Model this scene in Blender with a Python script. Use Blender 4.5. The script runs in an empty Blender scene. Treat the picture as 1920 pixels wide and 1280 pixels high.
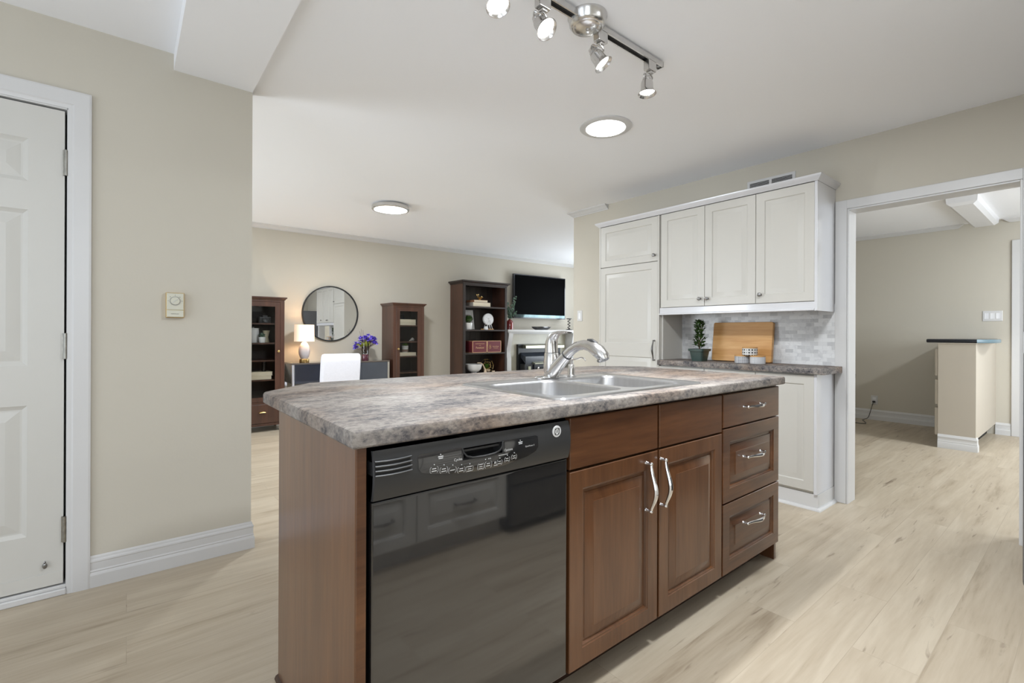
import bpy, bmesh, math, random
from mathutils import Vector, Matrix
random.seed(7)
PI = math.pi
SC = bpy.context.scene
COL = SC.collection

# ------------------------------------------------------------------ camera, world, exposure, large lights
CAM_H = 1.10
cam = bpy.data.cameras.new('camera')
cam.sensor_width = 36.0
cam.lens = 893.289 * 36.0 / 1920.0
cam.shift_y = (624.297 - 640.0) / 1920.0
cam.clip_start = 0.05
camo = bpy.data.objects.new('camera', cam)
COL.objects.link(camo)
yaw, roll = 0.891838, 0.00398158
fw = Vector((math.cos(yaw), math.sin(yaw), 0)); rt = Vector((math.sin(yaw), -math.cos(yaw), 0)); up = Vector((0, 0, 1))
r3 = rt * math.cos(roll) + up * math.sin(roll); u3 = up * math.cos(roll) - rt * math.sin(roll)
camo.matrix_world = Matrix(((r3.x, u3.x, -fw.x, 0), (r3.y, u3.y, -fw.y, 0), (r3.z, u3.z, -fw.z, CAM_H), (0, 0, 0, 1)))
SC.camera = camo

SC.view_settings.view_transform = 'Standard'
SC.view_settings.look = 'None'
SC.view_settings.gamma = 1.0
SC.view_settings.use_curve_mapping = False
SC.view_settings.exposure = 0.18

world = bpy.data.worlds.new('world'); SC.world = world
world.use_nodes = True
bg = world.node_tree.nodes['Background']
bg.inputs[0].default_value = (0.80, 0.88, 1.0, 1); bg.inputs[1].default_value = 1.3

def area(name, loc, direction, sx, sy, power, col=(1, 1, 1), spread=PI):
    l = bpy.data.lights.new(name, 'AREA'); l.shape = 'RECTANGLE'; l.size = sx; l.size_y = sy
    l.energy = power; l.color = col; l.spread = spread
    o = bpy.data.objects.new(name, l); COL.objects.link(o); o.location = loc
    o.rotation_euler = Vector(direction).to_track_quat('-Z', 'Z').to_euler()
    return o

# daylight in the window openings (windows built further down, those behind the camera added)
DAY = (.85, .93, 1.0)
area('added_daylight_patio', (-2.55, 0.95, 1.15), (1, 0, .5), 2.6, 1.9, 20, DAY)  # patio window out of view, added as soft daylight fill
area('added_daylight_kitchen', (-0.9, -0.66, 1.55), (0, 1, .5), 1.6, 1.1, 18, DAY)  # window behind the camera, added to fill the kitchen with light
area('window_daylight_living', (-2.55, 4.5, 1.3), (1, 0, .45), 2.4, 1.5, 100, DAY)
area('window_daylight_east', (6.72, 4.8, 1.4), (-1, 0, .5), 1.8, 1.3, 42, DAY)
area('window_daylight_den', (5.6, -1.93, 1.35), (0, 1, 0), 1.8, 1.4, 62, DAY)

# light of the round ceiling lights, seen ones and added ones out of view
def disc(name, loc, r, power):
    l = bpy.data.lights.new(name, 'AREA'); l.shape = 'DISK'; l.size = 2 * r; l.energy = power; l.color = (.905, .957, 1.0)
    o = bpy.data.objects.new(name, l); COL.objects.link(o); o.location = loc
disc('ceiling_light_kitchen', (2.265, 1.906, 2.340), .115, 2)
disc('ceiling_light_living', (2.02, 4.42, 2.300), .15, 36)
disc('added_light_den', (5.9, -.75, 2.345), .13, 34)  # unseen lamp, added to throw the peninsula counter's slanting shadow
disc('added_light_cooking', (1.62, .55, 2.340), .15, 34)  # unseen lamp, added to brighten the aisle floor and island front

# ------------------------------------------------------------------ helpers
class G:
    """collects geometry; done() links it as ONE mesh object"""
    def __init__(s): s.b = bmesh.new(); s.flat = False
    def add(s, o):
        m = bpy.data.meshes.new('tmp'); o.to_mesh(m); s.b.from_mesh(m); bpy.data.meshes.remove(m); o.free()
    def box(s, x0, x1, y0, y1, z0, z1, bev=0, seg=2):
        t = bmesh.new(); bmesh.ops.create_cube(t, size=1)
        for v in t.verts:
            v.co = Vector(((x0 + x1) / 2 + v.co.x * (x1 - x0), (y0 + y1) / 2 + v.co.y * (y1 - y0), (z0 + z1) / 2 + v.co.z * (z1 - z0)))
        if bev > 0:
            bev = min(bev, abs(x1 - x0) * .45, abs(y1 - y0) * .45, abs(z1 - z0) * .45)
            bmesh.ops.bevel(t, geom=t.edges[:], offset=bev, segments=seg, affect='EDGES', profile=.5); s.flat = True
        s.add(t); return s
    def quadloop(s, loops, cap0=True, cap1=True, closed=True):
        b = s.b; vs = [[b.verts.new(p) for p in L] for L in loops]; n = len(vs[0])
        for a, c in zip(vs, vs[1:]):
            for i in range(n if closed else n - 1):
                j = (i + 1) % n
                try: b.faces.new((a[i], a[j], c[j], c[i]))
                except ValueError: pass
        if cap0: b.faces.new(vs[0][::-1])
        if cap1: b.faces.new(vs[-1])
        return s
    def prism(s, pts, fn, a0, a1):
        """pts: 2D outline, fn(p,q,a)->xyz, from a0 to a1"""
        return s.quadloop([[fn(p, q, a0) for p, q in pts], [fn(p, q, a1) for p, q in pts]])
    def lathe(s, prof, c=(0, 0, 0), seg=24, cap0=True, cap1=True, axis=None):
        c = Vector(c); ax = Vector(axis or (0, 0, 1)).normalized()
        a = ax.orthogonal().normalized() if axis else Vector((1, 0, 0)); b2 = ax.cross(a)
        loops = [[c + (a * math.cos(2 * PI * i / seg) + b2 * math.sin(2 * PI * i / seg)) * max(r, 1e-5) + ax * z for i in range(seg)] for r, z in prof]
        return s.quadloop(loops, cap0, cap1)
    def tube(s, pts, r, seg=8, cap=True):
        pts = [Vector(p) for p in pts]; n = len(pts)
        rs = r if isinstance(r, (list, tuple)) else [r] * n
        t0 = (pts[1] - pts[0]).normalized(); nrm = t0.orthogonal().normalized(); loops = []
        for i, p in enumerate(pts):
            t = (pts[min(i + 1, n - 1)] - pts[max(i - 1, 0)]).normalized()
            nrm = (nrm - t * nrm.dot(t))
            nrm = nrm.normalized() if nrm.length > 1e-6 else t.orthogonal().normalized()
            bn = t.cross(nrm)
            loops.append([p + (nrm * math.cos(2 * PI * k / seg) + bn * math.sin(2 * PI * k / seg)) * rs[i] for k in range(seg)])
        return s.quadloop(loops, cap, cap)
    def rings(s, u0, u1, v0, v1, rg, mp, cap=True, back=True):
        loops = []; s.flat = True
        for i, w in rg:
            loops.append([mp(u0 + i, v0 + i, w), mp(u1 - i, v0 + i, w), mp(u1 - i, v1 - i, w), mp(u0 + i, v1 - i, w)])
        return s.quadloop(loops, back, cap)
    def ball(s, c, rx, ry=None, rz=None, seg=12):
        ry = ry or rx; rz = rz or rx; t = bmesh.new(); bmesh.ops.create_uvsphere(t, u_segments=seg, v_segments=max(6, seg * 2 // 3), radius=1)
        for v in t.verts: v.co = Vector((c[0] + v.co.x * rx, c[1] + v.co.y * ry, c[2] + v.co.z * rz))
        s.add(t); return s
    def leaf(s, base, tip, width, normal, bend=0.15):
        base = Vector(base); tip = Vector(tip); d = tip - base; n = Vector(normal).normalized()
        side = d.cross(n).normalized(); up_ = side.cross(d).normalized(); L = d.length; b = s.b
        prof = [(0, .08), (.25, .75), (.5, 1), (.78, .7), (1, .04)]
        rows = []
        for t, w in prof:
            c = base + d * t + up_ * (bend * L * math.sin(PI * t))
            rows.append((b.verts.new(c - side * width * w / 2 + up_ * width * .12 * w), b.verts.new(c), b.verts.new(c + side * width * w / 2 + up_ * width * .12 * w)))
        for a, c in zip(rows, rows[1:]):
            b.faces.new((a[0], a[1], c[1], c[0])); b.faces.new((a[1], a[2], c[2], c[1]))
        return s
    def fill(s, loops):
        """flat face bounded by the first loop with the others as holes"""
        b = s.b; es = []
        for L in loops:
            vs = [b.verts.new(p) for p in L]
            es += [b.edges.new((vs[i], vs[(i + 1) % len(vs)])) for i in range(len(vs))]
        bmesh.ops.triangle_fill(b, use_beauty=True, use_dissolve=False, edges=es)
        return s
    def rot(s, m):
        bmesh.ops.transform(s.b, matrix=m, verts=s.b.verts[:]); return s
    def done(s, name, mat, parent=None, local=False, sharp=35, keep=False):
        b = s.b
        bmesh.ops.remove_doubles(b, verts=b.verts[:], dist=1e-5)
        bmesh.ops.recalc_face_normals(b, faces=b.faces[:])
        me = bpy.data.meshes.new(name)
        if parent is not None:
            if not local:
                off = Vector(); q = parent
                while q: off += q.location; q = q.parent
                bmesh.ops.translate(b, verts=b.verts[:], vec=-off)
            loc = Vector()
        elif keep: loc = Vector()
        else:
            xs = [v.co for v in b.verts]
            loc = Vector(((min(v.x for v in xs) + max(v.x for v in xs)) / 2, (min(v.y for v in xs) + max(v.y for v in xs)) / 2, min(v.z for v in xs)))
            bmesh.ops.translate(b, verts=b.verts[:], vec=-loc)
        b.to_mesh(me); b.free()
        for p in me.polygons: p.use_smooth = True
        me.set_sharp_from_angle(angle=math.radians(sharp))
        me.materials.append(mat)
        o = bpy.data.objects.new(name, me); COL.objects.link(o); o.location = loc
        if s.flat:
            wn = o.modifiers.new('face_weighted_normals', 'WEIGHTED_NORMAL'); wn.keep_sharp = True; wn.weight = 100
        if parent is not None: o.parent = parent
        return o

def thing(name, label, cat, loc=(0, 0, 0), rz=0, group=None):
    o = bpy.data.objects.new(name, None); o.empty_display_size = .05; COL.objects.link(o)
    o.location = loc; o.rotation_euler = (0, 0, rz); o['label'] = label; o['category'] = cat
    if group: o['group'] = group
    return o
def tag(o, label, cat, group=None):
    o['label'] = label; o['category'] = cat
    if group: o['group'] = group
    return o
def struct(g, name, mat, label=None, parent=None):
    g.flat = False
    o = g.done(name, mat, parent, keep=True, sharp=8)
    if parent is None:
        o['kind'] = 'structure'
        if label: o['label'] = label; o['category'] = name.split('_')[0]
    return o
def copy_thing(root, loc, rz=None, label=None):
    r = root.copy(); COL.objects.link(r); r.location = loc
    if rz is not None: r.rotation_euler = (0, 0, rz)
    if label: r['label'] = label
    for ch in list(root.children):
        c = ch.copy(); COL.objects.link(c); c.parent = r
        for g2 in list(ch.children):
            d = g2.copy(); COL.objects.link(d); d.parent = c
    return r
def rrect(x0, x1, y0, y1, z, r, seg=5):
    out = []
    for cx, cy, a in ((x1 - r, y1 - r, 0), (x0 + r, y1 - r, PI / 2), (x0 + r, y0 + r, PI), (x1 - r, y0 + r, 1.5 * PI)):
        for k in range(seg + 1):
            t = a + PI / 2 * k / seg; out.append(Vector((cx + r * math.cos(t), cy + r * math.sin(t), z)))
    return out
def negY(y0): return lambda u, v, w: Vector((u, y0 - w, v))
def negX(x0): return lambda u, v, w: Vector((x0 - w, u, v))
def posY(y0): return lambda u, v, w: Vector((u, y0 + w, v))
def posX(x0): return lambda u, v, w: Vector((x0 + w, u, v))
def text(body, name, mat, parent, mp, u, v, size, w=.0006, align='CENTER', sx=1.0):
    c = bpy.data.curves.new('t', 'FONT'); c.body = body; c.size = size; c.align_x = align; c.align_y = 'CENTER'
    o = bpy.data.objects.new('t', c); COL.objects.link(o)
    dg = bpy.context.evaluated_depsgraph_get(); me = bpy.data.meshes.new_from_object(o.evaluated_get(dg))
    bpy.data.objects.remove(o); bpy.data.curves.remove(c)
    g = G(); g.b.from_mesh(me); bpy.data.meshes.remove(me)
    for q in g.b.verts: q.co = mp(u + q.co.x * sx, v + q.co.y, w)
    return g.done(name, mat, parent)

# ------------------------------------------------------------------ materials
def nt(name):
    m = bpy.data.materials.new(name); m.use_nodes = True; t = m.node_tree
    return m, t, t.nodes['Principled BSDF']
def node(t, typ, **kw):
    n = t.nodes.new(typ)
    for k, v in kw.items():
        if hasattr(n, k): setattr(n, k, v)
        else: n.inputs[k.replace('_', ' ')].default_value = v
    return n
def ramp(t, stops):
    r = t.nodes.new('ShaderNodeValToRGB'); e = r.color_ramp.elements
    while len(e) < len(stops): e.new(.5)
    for k, (p, c) in enumerate(stops): e[k].position = p; e[k].color = (*c, 1)
    return r
def srgb(r, g, b):
    f = lambda c: c / 12.92 if c <= .04045 else ((c + .055) / 1.055) ** 2.4
    return (f(r / 255), f(g / 255), f(b / 255))
def coords(t, scale, kind='Object'):
    tc = t.nodes.new('ShaderNodeTexCoord'); mp = t.nodes.new('ShaderNodeMapping'); mp.inputs['Scale'].default_value = scale
    t.links.new(tc.outputs[kind], mp.inputs['Vector']); return mp.outputs['Vector']
def mat(name, col, rough=.5, metal=0.0, coat=0.0, var=.06, scale=(6, 6, 6), bump=0.0, spec=.5, trans=0.0, emit=None, estr=0.0, coat_rough=.08, bscale=None):
    m, t, p = nt(name)
    n = node(t, 'ShaderNodeTexNoise', Scale=1.0, Detail=4.0); t.links.new(coords(t, scale), n.inputs['Vector'])
    r = ramp(t, [(.3, tuple(c * (1 - var) for c in col)), (.7, tuple(min(1, c * (1 + var)) for c in col))])
    t.links.new(n.outputs['Fac'], r.inputs[0]); t.links.new(r.outputs[0], p.inputs['Base Color'])
    p.inputs['Roughness'].default_value = rough; p.inputs['Metallic'].default_value = metal
    p.inputs['Coat Weight'].default_value = coat; p.inputs['Coat Roughness'].default_value = coat_rough
    p.inputs['Specular IOR Level'].default_value = spec; p.inputs['Transmission Weight'].default_value = trans
    if bump:
        n2 = node(t, 'ShaderNodeTexNoise', Scale=1.0, Detail=3.0); t.links.new(coords(t, bscale or scale), n2.inputs['Vector'])
        b = node(t, 'ShaderNodeBump', Strength=bump, Distance=.01); t.links.new(n2.outputs['Fac'], b.inputs['Height']); t.links.new(b.outputs[0], p.inputs['Normal'])
    if emit: p.inputs['Emission Color'].default_value = (*emit, 1); p.inputs['Emission Strength'].default_value = estr
    return m
def wood(name, dark, light, axis='z', rough=.35, coat=.3, scale=9.0, spec=.5, coat_rough=.15, coat_ior=1.5):
    m, t, p = nt(name); p.inputs['Coat IOR'].default_value = coat_ior
    k = {'x': (.09, 1, 1), 'y': (1, .09, 1), 'z': (1, 1, .09)}[axis]
    v = coords(t, tuple(scale * a for a in k))
    n = node(t, 'ShaderNodeTexNoise', Scale=1.0, Detail=6.0, Roughness=.6, Distortion=.6); t.links.new(v, n.inputs['Vector'])
    v2 = coords(t, tuple(scale * 9 * a for a in k))
    n2 = node(t, 'ShaderNodeTexNoise', Scale=1.0, Detail=3.0); t.links.new(v2, n2.inputs['Vector'])
    mx = node(t, 'ShaderNodeMath', operation='MULTIPLY_ADD'); t.links.new(n2.outputs['Fac'], mx.inputs[0]); mx.inputs[1].default_value = .40; t.links.new(n.outputs['Fac'], mx.inputs[2])
    r = ramp(t, [(.42, dark), (.98, light)]); t.links.new(mx.outputs[0], r.inputs[0]); t.links.new(r.outputs[0], p.inputs['Base Color'])
    p.inputs['Roughness'].default_value = rough; p.inputs['Coat Weight'].default_value = coat; p.inputs['Coat Roughness'].default_value = coat_rough
    p.inputs['Specular IOR Level'].default_value = spec
    b = node(t, 'ShaderNodeBump', Strength=.08, Distance=.003); t.links.new(n2.outputs['Fac'], b.inputs['Height']); t.links.new(b.outputs[0], p.inputs['Normal'])
    return m

def floor_mat():
    m, t, p = nt('oak_plank_floor'); L = t.links.new
    tc = t.nodes.new('ShaderNodeTexCoord')
    br = node(t, 'ShaderNodeTexBrick', offset=.37, offset_frequency=2)
    for k, v in (('Scale', 1.0), ('Mortar Size', .0011), ('Mortar Smooth', .2), ('Brick Width', 1.22), ('Row Height', .184), ('Bias', 0.0)): br.inputs[k].default_value = v
    br.inputs['Color1'].default_value = (0, 0, 0, 1); br.inputs['Color2'].default_value = (1, 1, 1, 1); br.inputs['Mortar'].default_value = (.5, .5, .5, 1)
    L(tc.outputs['Object'], br.inputs['Vector'])
    sep = t.nodes.new('ShaderNodeSeparateColor'); L(br.outputs['Color'], sep.inputs[0])
    off = node(t, 'ShaderNodeMath', operation='MULTIPLY'); L(sep.outputs[0], off.inputs[0]); off.inputs[1].default_value = 37.0
    def grain(scale, detail, dist):
        mp = t.nodes.new('ShaderNodeMapping'); mp.inputs['Scale'].default_value = scale; L(tc.outputs['Object'], mp.inputs['Vector'])
        n = node(t, 'ShaderNodeTexNoise', noise_dimensions='4D', Scale=1.0, Detail=detail, Roughness=.55, Distortion=dist)
        L(mp.outputs[0], n.inputs['Vector']); L(off.outputs[0], n.inputs['W']); return n.outputs['Fac']
    g1 = grain((.9, 9, 1), 5, 1.2); g2 = grain((5, 70, 1), 3, .2); g3 = grain((2.2, 22, 1), 3, 1.6); g4 = grain((.5, .5, .5), 2, 0)
    a = node(t, 'ShaderNodeMath', operation='MULTIPLY_ADD'); L(g2, a.inputs[0]); a.inputs[1].default_value = .42; L(g1, a.inputs[2])
    a2 = node(t, 'ShaderNodeMath', operation='MULTIPLY_ADD'); L(sep.outputs[0], a2.inputs[0]); a2.inputs[1].default_value = .14; L(a.outputs[0], a2.inputs[2])
    r = ramp(t, [(.46, (.285, .222, .150)), (.66, (.435, .360, .266)), (.96, (.53, .455, .35))]); L(a2.outputs[0], r.inputs[0])
    # dark knots and cathedral streaks
    kn = ramp(t, [(.635, (0, 0, 0)), (.76, (1, 1, 1))]); L(g3, kn.inputs[0])
    mx = node(t, 'ShaderNodeMix', data_type='RGBA'); L(r.outputs[0], mx.inputs[6]); mx.inputs[7].default_value = (.15, .10, .065, 1)
    kf = node(t, 'ShaderNodeMath', operation='MULTIPLY'); L(kn.outputs[0], kf.inputs[0]); kf.inputs[1].default_value = .85; L(kf.outputs[0], mx.inputs[0])
    mo = node(t, 'ShaderNodeMix', data_type='RGBA'); L(mx.outputs[2], mo.inputs[6]); mo.inputs[7].default_value = (.16, .115, .08, 1)
    mf = node(t, 'ShaderNodeMath', operation='MULTIPLY'); L(br.outputs['Fac'], mf.inputs[0]); mf.inputs[1].default_value = .22; L(mf.outputs[0], mo.inputs[0])
    L(mo.outputs[2], p.inputs['Base Color'])
    rr = node(t, 'ShaderNodeMath', operation='MULTIPLY_ADD'); L(g4, rr.inputs[0]); rr.inputs[1].default_value = .12; rr.inputs[2].default_value = .36; L(rr.outputs[0], p.inputs['Roughness'])
    b = node(t, 'ShaderNodeBump', Strength=.06, Distance=.002); L(a.outputs[0], b.inputs['Height']); L(b.outputs[0], p.inputs['Normal'])
    p.inputs['Specular IOR Level'].default_value = .4
    return m
def laminate(name, dark=0.0, sc=1.0):
    m, t, p = nt(name); L = t.links.new
    v = coords(t, (5.5 * sc, 10.5 * sc, 13 * sc)); n = node(t, 'ShaderNodeTexNoise', Scale=1.0, Detail=9.0, Roughness=.62, Distortion=.25); L(v, n.inputs['Vector'])
    v2 = coords(t, (38 * sc, 52 * sc, 60 * sc)); n2 = node(t, 'ShaderNodeTexNoise', Scale=1.0, Detail=7.0, Roughness=.78, Distortion=.15); L(v2, n2.inputs['Vector'])
    vo = node(t, 'ShaderNodeTexVoronoi', feature='F1', Scale=1.0); L(coords(t, (105 * sc, 125 * sc, 135 * sc)), vo.inputs['Vector'])
    sp = t.nodes.new('ShaderNodeSeparateColor'); L(vo.outputs['Color'], sp.inputs[0])
    a = node(t, 'ShaderNodeMath', operation='MULTIPLY_ADD'); L(n2.outputs['Fac'], a.inputs[0]); a.inputs[1].default_value = .68
    nl = node(t, 'ShaderNodeMath', operation='MULTIPLY_ADD'); L(n.outputs['Fac'], nl.inputs[0]); nl.inputs[1].default_value = .66; nl.inputs[2].default_value = .15; L(nl.outputs[0], a.inputs[2])
    a2 = node(t, 'ShaderNodeMath', operation='MULTIPLY_ADD'); L(sp.outputs[0], a2.inputs[0]); a2.inputs[1].default_value = .09; L(a.outputs[0], a2.inputs[2])
    d = dark
    r = ramp(t, [(.55 + d, (.038, .038, .045)), (.64 + d, (.115, .108, .11)), (.72 + d, (.195, .176, .166)), (.80 + d, (.275, .246, .222)), (.92 + d, (.36, .33, .30))])
    a3 = node(t, 'ShaderNodeMath', operation='ADD'); L(a2.outputs[0], a3.inputs[0]); a3.inputs[1].default_value = -.10; L(a3.outputs[0], r.inputs[0])
    v3 = coords(t, (1.7, 3.2, 3)); n3 = node(t, 'ShaderNodeTexNoise', Scale=1.0, Detail=4.0, Roughness=.6); L(v3, n3.inputs['Vector'])
    rf = ramp(t, [(.46, (0, 0, 0)), (.66, (1, 1, 1))]); L(n3.outputs['Fac'], rf.inputs[0])
    mx = node(t, 'ShaderNodeMix', data_type='RGBA', blend_type='MULTIPLY'); L(r.outputs[0], mx.inputs[6]); mx.inputs[7].default_value = (1.0, .84, .72, 1)
    L(rf.outputs[0], mx.inputs[0]); L(mx.outputs[2], p.inputs['Base Color'])
    p.inputs['Roughness'].default_value = .55; p.inputs['Specular IOR Level'].default_value = .16
    return m
def mosaic():
    m, t, p = nt('marble_mosaic_tile'); L = t.links.new
    tc = t.nodes.new('ShaderNodeTexCoord'); sx = t.nodes.new('ShaderNodeSeparateXYZ'); cb = t.nodes.new('ShaderNodeCombineXYZ')
    L(tc.outputs['Object'], sx.inputs[0]); L(sx.outputs['Y'], cb.inputs['X']); L(sx.outputs['Z'], cb.inputs['Y'])
    br = node(t, 'ShaderNodeTexBrick', offset=.5)
    for k, v in (('Scale', 1.0), ('Mortar Size', .0009), ('Mortar Smooth', .1), ('Brick Width', .052), ('Row Height', .0262), ('Bias', -.35)): br.inputs[k].default_value = v
    br.inputs['Color1'].default_value = (.74, .74, .74, 1); br.inputs['Color2'].default_value = (.36, .36, .37, 1); br.inputs['Mortar'].default_value = (.66, .66, .66, 1)
    L(cb.outputs[0], br.inputs['Vector'])
    n = node(t, 'ShaderNodeTexNoise', Scale=26.0, Detail=6.0, Distortion=1.2); L(tc.outputs['Object'], n.inputs['Vector'])
    r = ramp(t, [(.3, (.86, .86, .87)), (.48, (1, 1, 1))]); L(n.outputs['Fac'], r.inputs[0])
    mx = node(t, 'ShaderNodeMix', data_type='RGBA', blend_type='MULTIPLY'); mx.inputs[0].default_value = 1.0
    L(br.outputs['Color'], mx.inputs[6]); L(r.outputs[0], mx.inputs[7]); L(mx.outputs[2], p.inputs['Base Color'])
    p.inputs['Roughness'].default_value = .3
    return m
def glass_mat(name, tint=(1, 1, 1), gloss=1.0):
    m = bpy.data.materials.new(name); m.use_nodes = True; t = m.node_tree; t.nodes.clear(); L = t.links.new
    o = t.nodes.new('ShaderNodeOutputMaterial'); tr = t.nodes.new('ShaderNodeBsdfTransparent'); gl = t.nodes.new('ShaderNodeBsdfGlossy')
    tr.inputs[0].default_value = (*tint, 1); gl.inputs['Roughness'].default_value = .01
    fr = node(t, 'ShaderNodeFresnel', IOR=1.45); ml = node(t, 'ShaderNodeMath', operation='MULTIPLY'); L(fr.outputs[0], ml.inputs[0]); ml.inputs[1].default_value = gloss
    mx = t.nodes.new('ShaderNodeMixShader'); L(ml.outputs[0], mx.inputs[0]); L(tr.outputs[0], mx.inputs[1]); L(gl.outputs[0], mx.inputs[2]); L(mx.outputs[0], o.inputs[0])
    return m
def dots(name, base, ink, sc, size, metric='EUCLIDEAN'):
    m, t, p = nt(name); L = t.links.new
    tc = t.nodes.new('ShaderNodeTexCoord'); mp = t.nodes.new('ShaderNodeMapping'); mp.inputs['Scale'].default_value = (sc, sc, sc); L(tc.outputs['Object'], mp.inputs[0])
    sx = t.nodes.new('ShaderNodeSeparateXYZ'); L(mp.outputs[0], sx.inputs[0])
    at = node(t, 'ShaderNodeMath', operation='ARCTAN2'); L(sx.outputs['Y'], at.inputs[0]); L(sx.outputs['X'], at.inputs[1])
    ml = node(t, 'ShaderNodeMath', operation='MULTIPLY'); L(at.outputs[0], ml.inputs[0]); ml.inputs[1].default_value = .048 * sc
    cb = t.nodes.new('ShaderNodeCombineXYZ'); L(ml.outputs[0], cb.inputs[0]); L(sx.outputs['Z'], cb.inputs[1])
    v = node(t, 'ShaderNodeTexVoronoi', distance=metric, Scale=1.0, Randomness=0.0); L(cb.outputs[0], v.inputs['Vector'])
    r = ramp(t, [(size, ink), (size + .06, base)]); L(v.outputs['Distance'], r.inputs[0]); L(r.outputs[0], p.inputs['Base Color']); p.inputs['Roughness'].default_value = .35
    return m

WALL = mat('greige_wall_paint', srgb(198, 192, 179), .75, var=.015, scale=(1.5, 1.5, 1.5), bump=.03, bscale=(90, 90, 90), spec=.25)
CEIL = mat('white_ceiling_paint', srgb(249, 250, 253), .8, var=.012, scale=(1, 1, 1), bump=.02, bscale=(70, 70, 70), spec=.2)
TRIM = mat('white_trim_paint', srgb(209, 208, 207), .35, var=.01, scale=(3, 3, 3))
DOORP = mat('ivory_door_paint', srgb(204, 202, 196), .42, var=.012, scale=(2, 2, 2))
FLOOR = floor_mat()
CABW = mat('ivory_cabinet_lacquer', srgb(200, 197, 190), .32, var=.01, scale=(2, 2, 2))
CABS = mat('white_cabinet_side', srgb(214, 214, 217), .14, var=.01, scale=(2, 2, 2), coat=.3)
LAM = laminate('granite_look_laminate', 0.0)
LAMD = laminate('dark_granite_look_laminate', .05, 1.5)
IWV = wood('walnut_stain_vertical', (.074, .026, .0085), (.180, .074, .028), 'z', .38, .75, 7.0, spec=.25, coat_rough=.2, coat_ior=1.65)
IWH = wood('walnut_stain_horizontal', (.054, .018, .0065), (.168, .067, .025), 'x', .38, .6, 8.0, spec=.25, coat_rough=.24, coat_ior=1.6)
IWD = wood('walnut_stain_dark', (.030, .012, .007), (.065, .027, .015), 'x', .4, .3)
REDW = wood('red_brown_pine_stain', (.032, .0125, .0075), (.100, .040, .023), 'z', .38, .35, 7)
DARKW = wood('dark_brown_stain', (.016, .010, .008), (.035, .020, .016), 'z', .45, .2, 7)
MAPLE = wood('maple_butcher_block', srgb(206, 150, 88), srgb(238, 194, 134), 'y', .45, .1, 10)
def planks(m, h, c0, c1):
    t = m.node_tree; p = t.nodes['Principled BSDF']; L = t.links.new; src = p.inputs['Base Color'].links[0].from_socket
    tc = t.nodes.new('ShaderNodeTexCoord'); sx = t.nodes.new('ShaderNodeSeparateXYZ'); L(tc.outputs['Object'], sx.inputs[0])
    dv = node(t, 'ShaderNodeMath', operation='DIVIDE'); L(sx.outputs['Z'], dv.inputs[0]); dv.inputs[1].default_value = h
    fl = node(t, 'ShaderNodeMath', operation='FLOOR'); L(dv.outputs[0], fl.inputs[0])
    wn = node(t, 'ShaderNodeTexWhiteNoise', noise_dimensions='1D'); L(fl.outputs[0], wn.inputs['W'])
    r = ramp(t, [(0, c0), (1, c1)]); L(wn.outputs['Value'], r.inputs[0])
    mx = node(t, 'ShaderNodeMix', data_type='RGBA', blend_type='MULTIPLY'); mx.inputs[0].default_value = 1; L(src, mx.inputs[6]); L(r.outputs[0], mx.inputs[7]); L(mx.outputs[2], p.inputs['Base Color'])
planks(MAPLE, .049, (.80, .72, .60), (1, 1, 1))
LIDW = wood('bamboo_lid', srgb(190, 140, 84), srgb(216, 170, 112), 'y', .5, 0, 20)
STEEL = mat('brushed_stainless', (.62, .62, .63), .28, 1.0, var=.04, scale=(3, 60, 60))
STEELB = mat('stainless_bowl', (.52, .52, .53), .33, 1.0, var=.05, scale=(60, 60, 3))
NICKEL = mat('brushed_nickel', (.66, .65, .64), .22, 1.0, var=.03, scale=(40, 40, 40))
CHROME = mat('polished_chrome', (.80, .80, .81), .09, 1.0, var=.02)
PEWTER = mat('dark_pewter', (.28, .275, .27), .3, 1.0, var=.05)
BRASS = mat('brushed_brass', (.72, .52, .22), .28, 1.0, var=.05)
BLACKG = mat('gloss_black_enamel', (.016, .016, .017), .07, coat=1.0, var=.05, spec=.9, coat_rough=.03)
BLACKS = mat('satin_black_plastic', (.038, .038, .039), .34, var=.05)
BLACKM = mat('matte_black', (.008, .008, .009), .6, var=.1)
SCREEN = mat('tv_screen', (.0008, .0008, .001), .45, var=.05, spec=.02)
INK = mat('white_print', (.75, .75, .75), .5, var=.01)
INKD = mat('black_print', (.02, .02, .02), .5, var=.01)
GOLDI = mat('gold_print', (.72, .46, .25), .4, .3, var=.02)
CREAM = mat('cream_paper', srgb(226, 214, 190), .7, var=.06, scale=(4, 4, 120))
LEATHB = mat('tan_book_cloth', srgb(176, 128, 96), .6, var=.08)
GREYB = mat('grey_book_cloth', srgb(186, 178, 168), .6, var=.06)
CERW = mat('white_ceramic', srgb(226, 226, 226), .25, var=.02, coat=.2)
CERL = mat('pale_lilac_ceramic', srgb(196, 190, 192), .12, var=.03, coat=.5)
GREENP = mat('dark_green_plastic_pot', (.035, .062, .055), .35, var=.1)
LEAFD = mat('dark_green_leaf', (.042, .088, .020), .4, var=.5, scale=(40, 40, 40))
LEAFG = mat('fresh_green_leaf', (.12, .25, .03), .4, var=.4, scale=(40, 40, 40))
LEAFY = mat('yellow_green_leaf', (.36, .42, .03), .45, var=.3, scale=(40, 40, 40))
LEAFE = mat('eucalyptus_leaf', (.10, .17, .12), .5, var=.4, scale=(40, 40, 40))
PETAL = mat('violet_blue_petal', (.20, .13, .72), .5, var=.35, scale=(60, 60, 60))
PETALL = mat('pale_violet_petal', (.46, .42, .70), .5, var=.3, scale=(60, 60, 60))
TWIG = mat('brown_twig', (.09, .05, .03), .7, var=.2)
FABW = mat('white_chair_fabric', srgb(236, 237, 246), .85, var=.02, scale=(60, 60, 60), bump=.05, bscale=(300, 300, 300))
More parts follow.
